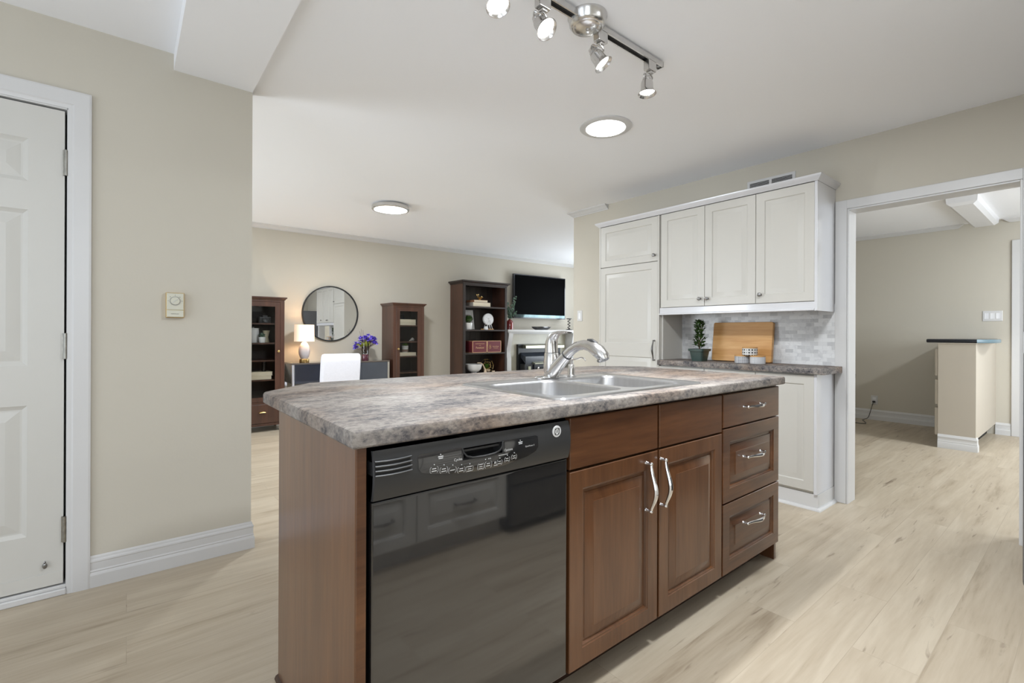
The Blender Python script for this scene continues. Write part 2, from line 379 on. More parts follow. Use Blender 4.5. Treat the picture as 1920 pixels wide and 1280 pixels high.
NAVY = mat('navy_black_lacquer', (.012, .016, .028), .12, var=.1, coat=.5)
SLATE = mat('slate_grey_lacquer', (.060, .068, .085), .16, var=.06, coat=.4)
SHADE = mat('linen_lamp_shade', srgb(244, 226, 206), .8, var=.03, scale=(80, 80, 80), emit=(1.0, .78, .56), estr=.62)
REDBOX = mat('burgundy_carton', srgb(108, 42, 50), .5, var=.08)
REDGL = mat('ruby_glass', (.20, .006, .006), .06, var=.1, coat=.8)
PURGL = mat('plum_glass', (.09, .02, .035), .08, var=.2, coat=.6)
STONE = mat('pale_marble_surround', srgb(192, 188, 172), .3, var=.08, scale=(5, 5, 9))
IRON = mat('black_cast_iron', (.012, .013, .016), .35, var=.2)
IRONB = mat('blue_black_steel', (.035, .042, .055), .25, var=.2, coat=.3)
OLIVE = mat('polished_grey_green_metal', (.40, .40, .30), .3, .9, var=.2)
GREIGE = mat('greige_cabinet_paint', srgb(186, 177, 163), .5, var=.012, scale=(2, 2, 2))
NAVYTOP = mat('dark_blue_laminate', (.010, .012, .018), .2, var=.1)
TEAL = mat('teal_blue_laminate_end', (.11, .17, .20), .3, var=.08)
ALM = mat('almond_plastic', srgb(206, 204, 188), .4, var=.02)
ROPE = mat('natural_wood_beads', srgb(206, 184, 156), .6, var=.1)
GLASS = glass_mat('cabinet_glass', (.95, .96, .96), .55)
CLEAR = glass_mat('clear_glass', (.92, .93, .94), 1.0)
BULB = mat('lit_bulb_face', (1, 1, 1), .4, var=0, emit=(1, .98, .95), estr=14)
DIFF = mat('lit_diffuser', (1, 1, 1), .4, var=0, emit=(1, .99, .97), estr=7)
UNLIT = mat('white_acrylic_cover', srgb(232, 232, 234), .3, var=.01)
JAR1 = dots('hexagon_print_jar', (.66, .66, .67), (.13, .13, .15), 95, .30)
JAR2 = dots('dotted_print_jar', (.72, .71, .69), (.01, .01, .012), 52, .23, 'CHEBYCHEV')
JAR3 = dots('fine_line_print_jar', (.68, .68, .69), (.16, .16, .18), 120, .28, 'MANHATTAN')
HINGE = mat('dull_nickel_hinge', (.34, .33, .30), .35, 1.0, var=.15, scale=(60, 60, 60))
MIRROR = mat('silvered_mirror', (.86, .87, .87), .0, 1.0, var=.0)
SPLASHB = mat('taupe_wall_tile', srgb(150, 145, 132), .5, var=.03)
FRIDGE = mat('grey_steel_door', (.16, .16, .17), .3, .6, var=.05)

# ------------------------------------------------------------------ the setting
ZC, ZB, ZL, ZD = 2.36, 2.324, 2.40, 2.375   # main ceiling, beam, entry ceiling, den ceiling
WL, WF, WR, WBK, WW, WE = 2.733, 6.15, 3.646, -0.70, -2.60, 6.80
DEN = 7.51
struct(G().box(WW - .1, DEN + .1, -2.1, WF + .1, -.1, 0), 'floor', FLOOR)
struct(G().box(.494, WR + .12, WBK - .1, WL + .12, ZC, ZC + .15).box(WW - .1, WE + .1, WL + .12, WF + .1, ZC, ZC + .15), 'ceiling', CEIL)
struct(G().box(WW - .1, .165, WBK - .1, WL + .12, ZL, ZL + .12), 'ceiling_entry', CEIL)
struct(G().box(.165, .494, WBK, WL + .12, ZB, ZL + .12), 'ceiling_beam', CEIL)
struct(G().box(WR + .12, DEN + .1, -2.1, 3.37, ZD, ZD + .12), 'ceiling_den', CEIL)
DX0, DX1, DZ1 = -1.030, -.197, 2.035        # entry door opening
struct(G().box(WW, DX0, WL, WL + .12, 0, ZL).box(DX1, .494, WL, WL + .12, 0, ZL).box(DX0, DX1, WL, WL + .12, DZ1, ZL), 'wall_left', WALL)
struct(G().box(WW - .1, WE + .1, WF, WF + .12, 0, ZC + .1), 'wall_far', WALL)
OY0, OY1, OZ = .262, 1.043, 1.915           # doorway to the den
struct(G().box(WR, WR + .12, WBK, OY0, 0, ZC).box(WR, WR + .12, OY1, 3.49, 0, ZC).box(WR, WR + .12, OY0, OY1, OZ, ZC), 'wall_right', WALL)
def wall_with_hole(name, fixed, axis, a0, a1, h0, h1, z0, z1, top):
    g = G()
    bx = (lambda p, q, r, s: g.box(fixed[0], fixed[1], p, q, r, s)) if axis == 'y' else (lambda p, q, r, s: g.box(p, q, fixed[0], fixed[1], r, s))
    bx(a0, h0, 0, top); bx(h1, a1, 0, top); bx(h0, h1, z1, top)
    if z0 > 0: bx(h0, h1, 0, z0)
    return struct(g, name, WALL)
def window(name, mp, u0, u1, v0, v1, mull):
    g = G(); g.rings(u0, u1, v0, v1, [(0, -.02), (0, .02), (.05, .02), (.05, -.02), (0, -.02)], mp, False, False)
    for k in range(1, mull):
        u = u0 + (u1 - u0) * k / mull; g.rings(u - .025, u + .025, v0, v1, [(0, -.015), (0, .015)], mp)
    return struct(g, name, TRIM)
g = G(); g.box(WW - .1, WW, -.8, -.35, 0, ZL).box(WW - .1, WW, 2.25, 3.3, 0, ZL).box(WW - .1, WW, 5.7, WF, 0, ZL)
g.box(WW - .1, WW, -.35, 2.25, 2.1, ZL).box(WW - .1, WW, 3.3, 5.7, 2.05, ZL).box(WW - .1, WW, 3.3, 5.7, 0, .55)
struct(g, 'wall_west', WALL)
window('added_window_1', posX(WW - .05), -.35, 2.25, .05, 2.1, 2)  # unseen, frames the added patio fill
window('window_2', posX(WW - .05), 3.3, 5.7, .55, 2.05, 3)
wall_with_hole('wall_back', (WBK - .1, WBK), 'x', WW, WR, -1.7, -.1, 1.0, 2.1, ZL)
window('added_window_3', posY(WBK - .05), -1.7, -.1, 1.0, 2.1, 2)  # unseen, frames the added kitchen fill
wall_with_hole('wall_east', (WE, WE + .1), 'y', 3.49, WF, 3.9, 5.7, .75, 2.05, ZC + .1)
window('window_4', negX(WE + .05), 3.9, 5.7, .75, 2.05, 2)
struct(G().box(WR + .12, DEN, 3.37, 3.49, 0, ZD + .1), 'wall_partition', WALL)
struct(G().box(DEN, DEN + .1, -2.1, 3.49, 0, ZD + .1), 'wall_den_back', WALL)
wall_with_hole('wall_den_side', (-2.1, -2.0), 'x', WR, DEN, 4.7, 6.5, .6, 2.05, ZD + .1)
window('window_5', posY(-2.05), 4.7, 6.5, .6, 2.05, 2)

# baseboards: stepped colonial profile (out, up)
BASE = [(0, 0), (.015, 0), (.015, .052), (.013, .058), (.010, .064), (.012, .068), (.009, .074), (.009, .104), (.011, .108), (.010, .114), (.006, .120), (.005, .127), (.002, .133), (0, .133)]
g = G(); g.prism(BASE, lambda p, q, a: Vector((a, WL - p, q)), -.122, .494)
g.prism(BASE, lambda p, q, a: Vector((.494 + p, a, q)), WL, WL + .12)
g.quadloop([[Vector((.494, WL - p, q)) for p, q in BASE], [Vector((.494 + p, WL - p, q)) for p, q in BASE], [Vector((.494 + p, WL, q)) for p, q in BASE]], False, False)
struct(g, 'baseboard_left', TRIM)
g = G(); g.prism(BASE, lambda p, q, a: Vector((a, WF - p, q)), WW, WE); struct(g, 'baseboard_far', TRIM)
g = G(); g.prism(BASE, lambda p, q, a: Vector((DEN - p, a, q)), 1.0, 3.37); g.prism(BASE, lambda p, q, a: Vector((DEN - p, a, q)), .625, .745); struct(g, 'baseboard_den', TRIM)
g = G(); g.prism(BASE, lambda p, q, a: Vector((WR - p, a, q)), 2.872, 3.49); struct(g, 'baseboard_right', TRIM)
# crown mouldings (out, down)
CRN = [(0, 0), (.052, 0), (.052, -.006), (.046, -.012), (.036, -.018), (.026, -.028), (.018, -.036), (.008, -.042), (.006, -.050), (0, -.050)]
g = G(); g.prism(CRN, lambda p, q, a: Vector((a, WF - p, ZC + q)), WW, WE); struct(g, 'trim_1', TRIM)
g = G(); g.quadloop([[Vector((WR - p, 3.03, ZC + q)) for p, q in CRN], [Vector((WR - p, 3.49 + p, ZC + q)) for p, q in CRN], [Vector((WR + 1.5, 3.49 + p, ZC + q)) for p, q in CRN]]); struct(g, 'trim_2', TRIM)
# den crown, notched round the ceiling light
CRD = [(0, 0), (.05, 0), (.05, -.008), (.012, -.042), (0, -.042)]
g = G()
for y0, y1 in ((1.0, 3.37), (-2.0, .70)):
    m0 = .06 if y0 > 0 else 0; m1 = 0 if y0 > 0 else -.06
    g.quadloop([[Vector((DEN - p, y0 + (m0 * (-q / .042)), ZD + q)) for p, q in CRD], [Vector((DEN - p, y1 + (m1 * (-q / .042)), ZD + q)) for p, q in CRD]])
struct(g, 'trim_3', TRIM)
# doorway casing, jamb and header
g = G()
def casing_leg(y0, y1, inner):
    s = 1 if inner > y0 else -1
    g.box(WR - .016, WR, y0, y1, 0, OZ + .056, .003)
    g.box(WR - .010, WR, min(inner, inner + .012 * s), max(inner, inner + .012 * s), 0, OZ + .01, .002)
g.box(WR - .016, WR, OY1, OY1 + .066, 0, OZ + .058, .003); g.box(WR - .016, WR, OY0 - .066, OY0, 0, OZ + .058, .003)
g.box(WR - .0158, WR, OY0 - .001, OY1 + .001, OZ, OZ + .058, .003)
g.box(WR - .010, WR + .13, OY1 - .010, OY1, 0, OZ, .002); g.box(WR - .010, WR + .13, OY0, OY0 + .010, 0, OZ, .002); g.box(WR - .0099, WR + .13, OY0 + .01, OY1 - .01, OZ - .010, OZ, .002)
struct(g, 'trim_4', TRIM)

# entry door
d = G()
st, mu = .108, .105
X0, X1 = DX0 + .012, DX1 - .0105
DZB, DZT = .047, 2.022
pw = (X1 - X0 - 2 * st - mu) / 2
us = [X0, X0 + st, X0 + st + pw, X0 + st + pw + mu, X1 - st, X1]
vs = [DZB, .265, .798, .958, 1.593, 1.708, 1.882, DZT]
mp = negY(WL - .002 + .006)
for i in range(5):
    for j in range(7):
        rg = [(0, 0)]
        if i in (1, 3) and j in (1, 3, 5): rg = [(0, 0), (.006, -.004), (.016, -.009), (.022, -.009), (.03, -.007), (.062, -.001), (.066, -.001)]
        d.rings(us[i], us[i + 1], vs[j], vs[j + 1], rg, mp, True, False)
d.rings(X0, X1, DZB, DZT, [(0, 0), (0, -.04)], mp, True, False)
door = struct(d, 'door_1', DOORP)
g = G().box(X0 + .002, X1 - .0, WL + .0, WL + .0035, DZB, DZB + .052, .001); g.done('door_bottom_strip', DOORP, door)
g = G().ball((-.262, WL - .004, .135), .008, .006, .012, 8).ball((-.262, WL - .005, .149), .004, .004, .006, 6); g.done('door_stop_screw', PEWTER, door)
for z0 in (.218, .985, 1.752):
    g = G().lathe([(.0065, 0), (.0065, .107)], (X1 + .004, WL - .004, z0), 10); g.box(X1 - .006, X1 + .003, WL - .001, WL + .004, z0, z0 + .107)
    for k in range(1, 5): g.lathe([(.0069, 0), (.0069, .0015)], (X1 + .004, WL - .004, z0 + .0214 * k), 10)
    g.done('hinge', HINGE, door)
CAS = [(0, 0), (.075, 0), (.075, .014), (.068, .016), (.020, .013), (.014, .010), (.007, .009), (0, .007)]
g = G()
g.quadloop([[Vector((DX1 + p, WL - q, 0)) for p, q in CAS], [Vector((DX1 + p, WL - q, DZ1 + p)) for p, q in CAS], [Vector((DX0 - p, WL - q, DZ1 + p)) for p, q in CAS], [Vector((DX0 - p, WL - q, 0)) for p, q in CAS]])
g.box(DX1 - .0025, DX1, WL - .004, WL + .1, 0.03, DZ1).box(DX0, DX0 + .006, WL - .004, WL + .1, 0.03, DZ1).box(DX0, DX1, WL - .004, WL + .1, DZ1 - .006, DZ1)
struct(g, 'trim_5', TRIM)
g = G().box(DX0, DX1, WL - .012, WL + .1, 0, .026, .004).box(DX0, DX1, WL - .004, WL + .1, .026, .040, .003); struct(g, 'trim_6', TRIM)
struct(G().box(DX0 + .001, DX1 - .001, WL + .06, WL + .1, .03, DZ1), 'trim_7', BLACKM)  # black sheet standing in for the shade in the door gap

# den door and its casing at the far end of the doorway view
g = G(); g.box(DEN - .016, DEN, .553, .622, 0, 2.135, .003).box(DEN - .016, DEN, -.40, .553, 2.07, 2.135, .003); struct(g, 'trim_8', TRIM)
g = G(); g.rings(-.38, .540, .02, 2.06, [(0, -.004), (0, .006), (.11, .006), (.12, .001), (.15, .001), (.17, .004)], negX(DEN - .005)); d2 = struct(g, 'door_2', DOORP)
for z0 in (.25, 1.05, 1.92): G().box(DEN - .018, DEN - .012, .532, .548, z0, z0 + .09).done('hinge', STEEL, d2)

# ------------------------------------------------------------------ joinery helpers
RAISED = [(0, -.02), (0, -.002), (.002, 0), (.055, 0), (.057, -.003), (.061, -.004), (.065, -.0115), (.073, -.0115), (.075, -.009), (.104, -.0016), (.106, .0)]
RAISEDW = [(0, -.02), (0, -.0015), (.0015, 0), (.056, 0), (.058, -.0035), (.061, -.006), (.067, -.006), (.070, -.005), (.094, -.0008), (.096, .0004)]
SLAB = [(0, -.02), (0, -.0025), (.003, 0)]
def pull(name, mp, u0, v0, u1, v1, mat_, parent, bow=.02, stand=.020, label=None):
    """wavy bar handle on two posts between (u0,v0) and (u1,v1)"""
    g = G(); P = []; R = []
    n = 14
    for k in range(n + 1):
        s = k / n
        w = stand + bow * max(0, math.sin(PI * s ** 1.25)) ** 1.6
        P.append(mp(u0 + (u1 - u0) * s, v0 + (v1 - v0) * s, w)); R.append(.0048 + .0034 * math.sin(PI * s ** 1.2) ** 2)
    g.tube(P, R, 8)
    for u, v in ((u0, v0), (u1, v1)):
        g.tube([mp(u, v, 0), mp(u, v, .006), mp(u, v, stand + .002)], [.0075, .0055, .0058], 10)
        g.ball(mp(u, v, stand), .0066, seg=8)
    o = g.done(name, mat_, parent)
    if label: o['label'] = label
    return o
def knob(mp, u, v, mat_, parent, r=.014):
    g = G(); o = mp(u, v, 0); a = mp(u, v, 1) - o
    g.lathe([(.009, 0), (.006, .004), (.005, .012), (r * .8, .016), (r, .021), (r * .9, .027), (r * .4, .030), (.0, .0305)], o, 14, axis=a)
    return g.done('knob', mat_, parent)

# ------------------------------------------------------------------ kitchen island
CZ, CT = .896, .038
CX0, CX1, CY0, CY1 = .361, 2.487, .968, 2.02
SX0, SX1, SY0, SY1 = 1.012, 1.852, 1.030, 1.590       # sink rim
outline = [(CX0, CY0), (CX1, CY0), (CX1, 1.80), (CX1 - .21, CY1), (CX0 + .212, CY1), (CX0, 1.80)]
def inset_outline(o, i): # small inset along the front edge and the other edges
    return [(x + (i if x == CX0 else -i if x == CX1 else 0), y + (i if y == CY0 else -i if y == CY1 else 0)) for x, y in o]
hole = [(p.x, p.y) for p in rrect(SX0 + .02, SX1 - .02, SY0 + .02, SY1 - .02, 0, .03)]
g = G()
lay = [(.003, -CT), (0, -CT + .004), (0, -.009), (.003, -.003), (.009, 0)]
loops = [[Vector((x, y, CZ + dz)) for x, y in inset_outline(outline, i)] for i, dz in lay]
g.quadloop(loops, False, False)
g.fill([loops[-1], [Vector((x, y, CZ)) for x, y in hole]])
g.fill([loops[0], [Vector((x, y, CZ - CT)) for x, y in hole]])
g.quadloop([[Vector((x, y, CZ - CT)) for x, y in hole], [Vector((x, y, CZ)) for x, y in hole]], False, False)
tag(g.done('island_countertop', LAM), 'long grey and tan stone look countertop with clipped back corners on the dark island', 'countertop')

FY = .985     # plane of door faces
g = G().box(.376, .397, .992, 1.646, 0, .857, .003)
t = thing('island_end_panel', 'tall glossy brown wood side panel beside the black dishwasher', 'panel', (.386, 1.32, 0))
g.done('side_panel', IWV, t)
G().box(.3765, .3985, .985, .9925, 0, .857, .003).done('edge_band', IWH, t)
G().lathe([(.012, 0), (.012, .66)], (.378, .988, .0), 8, axis=(0, 1, 0)).done('shoe_molding', IWD, t)
tag(G().box(.40, 2.482, 1.627, 1.645, 0, .857).done('island_back_panel', IWV), 'brown wood panel closing the back of the island under the overhang', 'panel')

# dishwasher
t = thing('dishwasher', 'black gloss built-in dishwasher with a control panel under the island countertop', 'dishwasher', (.707, 1.25, 0))
G().box(.414, 1.002, FY + .032, 1.56, .10, .852).done('tub', BLACKM, t)
G().box(.404, 1.010, FY + .075, FY + .10, 0.0, .10).done('toe_panel', BLACKM, t)
mpd = negY(FY)
g = G(); g.rings(.408, 1.006, .098, .733, [(0, -.03), (0, -.006), (.002, -.002), (.006, 0)], mpd); g.done('door_panel', BLACKG, t)
# control console, gently crowned, with a recessed grip
con = G(); n = 20
HU0, HU1, HV0, HV1 = .634, .754, .792, .820
def cw(v): return .004 + .010 * math.sin(PI * min(1, max(0, (v - .737) / .108))) ** .8
vv = [.737, .742, .752, .764, .778, HV0, .805, HV1, .827, .836, .843, .8455]
uu = [.408, .41, .45, .5, .56, HU0, .66, .69, .72, HU1, .84, .9, .96, 1.004, 1.006]
vg = [[con.b.verts.new(mpd(u, v, cw(v) - (.006 if i in (0, len(uu) - 1) else 0))) for v in vv] for i, u in enumerate(uu)]
for i in range(len(uu) - 1):
    for j in range(len(vv) - 1):
        if HU0 <= uu[i] and uu[i + 1] <= HU1 and HV0 <= vv[j] and vv[j + 1] <= HV1: continue
        con.b.faces.new((vg[i][j], vg[i + 1][j], vg[i + 1][j + 1], vg[i][j + 1]))
con.box(.409, 1.005, FY, FY + .03, .738, .7915).box(.409, HU0, FY, FY + .03, .738, .845).box(HU1, 1.005, FY, FY + .03, .738, .845).box(.409, 1.005, FY, FY + .03, .821, .845)
console = con.done('control_console', BLACKS, t)
g = G().box(HU0 - .004, HU1 + .004, FY + .028, FY + .031, .785, .826); g.done('grip_recess', BLACKM, t)
g = G(); g.prism([(HU0 - .006, .818), (HU1 + .006, .818), (HU1 + .004, .806), (HU1 - .012, .796), (HU0 + .014, .794), (HU0 - .002, .804)], mpd, .002, .006); g.b.clear()
g.tube([mpd(u, v, cw(v) + .001) for u, v in ((HU0 - .002, .820), (HU0 + .001, .810), (HU0 + .010, .800), (HU0 + .026, .7945), (HU0 + .06, .7925), (HU1 - .026, .7945), (HU1 - .010, .799), (HU1 - .001, .808), (HU1 + .002, .820))], .0022, 6); g.done('grip_lip', BLACKS, console)
G().box(HU0 + .004, HU1 - .004, FY - .004, FY + .02, .809, .814).done('latch_lever', BLACKS, console)
# glossy membrane
g = G()
N = 44; cols = []
for k in range(N + 1):
    u = .513 + (.877 - .513) * k / N
    s = k / N; VB = ((0, .784), (.1, .774), (.29, .762), (.47, .7565), (.68, .7565), (.9, .769), (1, .782))
    q0, q1 = [(p, q) for p, q in zip(VB, VB[1:]) if p[0] <= s <= q[0]][0]; vb = q0[1] + (q1[1] - q0[1]) * (s - q0[0]) / (q1[0] - q0[0]); vt = .8235 - .003 * s
    if k == 0 or k == N: vb += .008; vt -= .003
    cols.append([(u, vb + (vt - vb) * q / 6) for q in range(7)])
for a, c in zip(cols, cols[1:]):
    um = (a[0][0] + c[0][0]) / 2
    for q in range(6):
        vm = (a[q][1] + a[q + 1][1]) / 2
        if HU0 - .004 < um < HU1 + .004 and vm > HV0 - .001: continue
        g.b.faces.new([g.b.verts.new(mpd(u, v, cw(v) + .0007)) for u, v in (a[q], c[q], c[q + 1], a[q + 1])])
memo = g.done('touch_panel', BLACKG, t)
cwm = lambda v: cw(v) + .0011
def pm(u, v, w): return mpd(u, v, cwm(v) + w)
def bar(u, v, w2, h): g.quadloop([[pm(u - w2, v - h, .0002), pm(u + w2, v - h, .0002), pm(u + w2, v + h, .0002), pm(u - w2, v + h, .0002)]], False, True)
def button(u, v, w2, h, rows):
    for s in (-1, 1):
        g.tube([pm(u + s * (w2 - .003), v + h, .0002), pm(u + s * w2, v + h - .003, .0002), pm(u + s * w2, v - h + .003, .0002), pm(u + s * (w2 - .003), v - h, .0002)], .0004, 4)
    for k in range(rows): bar(u, v + (k - (rows - 1) / 2) * .0055, w2 * .62 * (1 - .18 * (k % 2)), .0010)
def led(u, v): g.ball(pm(u, v, .0003), .0013, seg=6)
for u, v, w2, h, r_, lv in ((.553, .783, .0105, .0072, 2, .0122), (.579, .778, .0105, .0072, 2, .0122), (.603, .7735, .0105, .0072, 1, .0122), (.628, .770, .0105, .0072, 2, .0122), (.652, .768, .0105, .0072, 3, .0122),
                            (.686, .7675, .0095, .0085, 3, 0), (.709, .7685, .0105, .0085, 2, .015), (.7445, .768, .0085, .0068, 2, .0112), (.769, .7715, .0085, .0068, 2, .0112), (.792, .7745, .0085, .0068, 2, .0112)):
    g = G(); button(u, v, w2, h, r_)
    if lv: led(u, v + lv)
    g.done('button', INK, memo)
for u, v in ((.571, .8155), (.814, .815)):
    g = G(); led(u, v); bar(u, v - .0045, .007, .0011); bar(u, v - .0085, .006, .0011); g.done('indicator_light', INK, memo)
for u in (.699, .714): g = G(); led(u, .7835); g.done('indicator_light', INK, memo)
for u, v, w2, h in ((.730, .770, .002, .003), (.733, .7625, .006, .001), (.755, .7865, .015, .0007)): g = G(); bar(u, v, w2, h); g.done('printed_mark', INK, memo)
text('Cycles', 'lettering', INK, memo, pm, .618, .7965, .0088)
text('Options', 'lettering', INK, memo, pm, .772, .797, .0086)
text('QuietPower 3', 'lettering', INK, memo, pm, .846, .7965, .0056)
g = G()
for k, v in enumerate((.824, .814, .804, .794)):
    n = 10; pts = [mpd(.410 + .086 * s / n, v - .002 * math.sin(PI * s / n), cw(v) + .0035) for s in range(n + 1)]; g.tube(pts, .0024, 6)
g.done('vent_louver', BLACKS, console)
g = G()
for v in (.819, .809, .799): g.box(.412, .494, FY - cw(v) - .0012, FY - cw(v) + .004, v - .003, v + .003)
g.done('vent_slot', BLACKM, console)
LU, LV = .9495, .8215
g = G(); g.lathe([(.0165, 0), (.0165, .002), (.0155, .003), (0, .003)], mpd(LU, LV, cw(LV) + .0), 28, axis=(0, -1, 0)); badge = g.done('badge', CERW, t)
g = G(); ring = [mpd(LU + .0095 * math.cos(2 * PI * k / 24), LV + .0095 * math.sin(2 * PI * k / 24), cw(LV) + .0034) for k in range(25)]; g.tube(ring, .0009, 4, False)
for a in range(4):
    c, s = math.cos(PI / 4 + a * PI / 2), math.sin(PI / 4 + a * PI / 2)
    g.tube([mpd(LU + c * .0095 + .0019 * math.cos(q), LV + s * .0095 + .0019 * math.sin(q), cw(LV) + .0034) for q in [2 * PI * k / 8 for k in range(7)]], .0007, 4)
g.done('emblem', INKD, badge)
text('GE', 'lettering', INKD, badge, lambda u, v, w: mpd(u, v, cw(LV) + .0036), LU, LV, .0092)

# sink base and drawer base
def island_front(t, u0, u1, v0, v1, name, rg, mt):
    g = G(); g.rings(u0, u1, v0, v1, rg, mpd); return g.done(name, mt, t)
t = thing('sink_cabinet', 'brown wood island cabinet with two panelled doors below the sink', 'cabinet', (1.47, 1.3, 0))
G().box(1.014, 1.03, FY + .021, 1.62, .09, .857).box(1.905, 1.919, FY + .021, 1.62, .09, .857).box(1.014, 1.919, FY + .021, 1.62, .09, .11).box(1.014, 1.919, FY + .021, FY + .04, .66, .70).box(1.014, 1.919, FY + .021, FY + .04, .83, .857).box(1.454, 1.472, FY + .021, FY + .04, .09, .857).done('carcass', IWD, t)
G().box(1.014, 1.919, FY + .088, FY + .103, 0, .09).done('toe_kick', IWD, t)
for u0, u1, hu in ((1.017, 1.4585, 1.400), (1.4695, 1.9115, 1.474 + .035)):
    island_front(t, u0, u1, .695, .848, 'false_drawer_front', SLAB, IWH)
    dd = island_front(t, u0, u1, .094, .688, 'door', RAISED, IWV)
    pull('handle', mpd, hu - .008 if hu < 1.45 else hu - .030, .655, hu - .008 if hu < 1.45 else hu - .030, .493, CHROME, dd, .020, .020)
t = thing('drawer_cabinet', 'brown wood island cabinet with a stack of three drawers', 'cabinet', (2.2, 1.3, 0))
G().box(1.9215, 1.936, FY + .021, 1.62, .09, .857).box(1.9215, 2.46, FY + .021, 1.62, .09, .11).box(1.9215, 2.46, FY + .021, FY + .04, .69, .71).box(1.9215, 2.46, FY + .021, FY + .04, .38, .40).box(1.9215, 2.46, FY + .021, FY + .04, .83, .857).done('carcass', IWD, t)
G().box(1.9215, 2.46, FY + .088, FY + .103, 0, .09).done('toe_kick', IWD, t)
g = G(); g.prism([(FY + .021, 0), (FY + .021, .857), (1.626, .857), (1.626, 0)], lambda p, q, a: Vector((a, p, q)), 2.462, 2.481); g.done('side_panel', IWV, t)
for v0, v1, rg, hv in ((.708, .848, SLAB, .783), (.393, .702, RAISED, .565), (.094, .387, RAISED, .277)):
    dd = island_front(t, 1.9225, 2.460, v0, v1, 'drawer', rg, IWH)
    pull('handle', mpd, 2.10, hv, 2.262, hv, CHROME, dd, .016, .020)

# sink
t = thing('kitchen_sink', 'double bowl stainless steel sink set into the island countertop', 'sink', ((SX0 + SX1) / 2, (SY0 + SY1) / 2, CZ))
B = [(SX0 + .055, 1.416, SY0 + .055, SY1 - .095), (1.456, SX1 - .055, SY0 + .055, SY1 - .095)]
g = G(); zr = CZ
o0 = rrect(SX0, SX1, SY0, SY1, zr + .0005, .035); o1 = rrect(SX0 + .004, SX1 - .004, SY0 + .004, SY1 - .004, zr + .006, .032); o2 = rrect(SX0 + .011, SX1 - .011, SY0 + .011, SY1 - .011, zr + .0065, .028); o3 = rrect(SX0 + .016, SX1 - .016, SY0 + .016, SY1 - .016, zr + .0035, .026)
g.quadloop([o0, o1, o2, o3], False, False)
g.fill([o3] + [rrect(*b, zr + .0035, .055) for b in B])
g.done('rim', STEEL, t)
for b in B:
    g = G(); L = [rrect(*b, zr + .0035, .055)]
    for i, dz, r in ((.004, 0, .052), (.008, -.006, .05), (.012, -.13, .06), (.022, -.152, .06), (.06, -.160, .05)):
        L.append(rrect(b[0] + i, b[1] - i, b[2] + i, b[3] - i, zr + dz, r))
    g.quadloop(L, False, True); bo = g.done('bowl', STEELB, t, sharp=60)
    g = G().lathe([(.042, 0), (.042, .003), (.030, .003), (.026, .001), (0, .001)], ((b[0] + b[1]) / 2, (b[2] + b[3]) / 2, zr - .160), 24); g.done('drain', CHROME, bo)

# faucet, standing on the sink's back deck and reaching over the bowls
FX, FYY, FZ = 1.484, 1.556, zr + .0042
t = thing('faucet', 'curved brushed metal kitchen faucet with a lever handle behind the sink bowls', 'faucet', (FX, FYY, FZ))
g = G(); L = [rrect(FX - .092, FX + .092, FYY - .028, FYY + .028, FZ, .027), rrect(FX - .092, FX + .092, FYY - .028, FYY + .028, FZ + .004, .027), rrect(FX - .085, FX + .085, FYY - .022, FYY + .022, FZ + .009, .0215)]
g.quadloop(L, True, True); g.done('deck_plate', NICKEL, t)
g = G().lathe([(.034, .008), (.034, .016), (.031, .018), (.031, .022), (.035, .030), (.0365, .045), (.0345, .075), (.0325, .108), (.0310, .112)], (FX, FYY, FZ), 28)
g.done('body', NICKEL, t)
g = G()   # lever: column flows up and over to a thin paddle
path = [(0, .113), (.001, .135), (-.001, .158), (-.008, .178), (-.024, .194), (-.050, .203), (-.082, .206), (-.112, .203)]
wid = [.0305, .0300, .0290, .0275, .0245, .0215, .0195, .016]; thk = [.0300, .0290, .0270, .0225, .0145, .0085, .0055, .0035]
L = []
for k, (dy, dz) in enumerate(path):
    a = path[max(k - 1, 0)]; b2 = path[min(k + 1, len(path) - 1)]; tx = Vector((0, b2[0] - a[0], b2[1] - a[1])).normalized(); nn = Vector((0, -tx.z, tx.y))
    L.append([Vector((FX, FYY + dy, FZ + dz)) + Vector((1, 0, 0)) * wid[k] * math.cos(q) + nn * thk[k] * math.sin(q) for q in [2 * PI * i / 20 for i in range(20)]])
g.quadloop(L); g.done('lever', NICKEL, t, sharp=60)
g = G(); P = [(.0, .022), (-.030, .045), (-.062, .075), (-.095, .104), (-.128, .129), (-.160, .145), (-.195, .152), (-.226, .147)]
g.tube([Vector((FX, FYY + a, FZ + b2)) for a, b2 in P[:4]], [.0335, .0305, .0270, .0235], 18); g.done('spout_base', NICKEL, t, sharp=60)
g = G().lathe([(.0238, 0), (.0245, .001), (.0245, .005), (.0238, .006)], (FX, FYY - .0945, FZ + .1035), 18, axis=(0, -.73, .62)); g.done('collar', BLACKS, t)
g = G(); g.tube([Vector((FX, FYY + a, FZ + b2)) for a, b2 in ((-.098, .107), (-.128, .1305), (-.160, .146), (-.195, .1525), (-.226, .149), (-.252, .140), (-.278, .126), (-.300, .108), (-.308, .094))], [.0222, .0212, .0205, .0205, .0225, .0260, .0285, .0255, .0190], 18)
hd = g.done('pull_out_sprayer', NICKEL, t, sharp=60)
g = G().lathe([(.020, 0), (.021, .006), (.017, .010), (0, .010)], (FX, FYY - .292, FZ + .097), 18, axis=(0, -.35, -.94)); g.done('spray_face', PEWTER, hd)
g = G(); g.tube([Vector((FX, FYY + a, FZ + b2)) for a, b2 in ((-.216, .1735), (-.240, .1685), (-.262, .160), (-.276, .150))], [.004, .010, .008, .003], 10); g.done('spray_button', BLACKS, hd)
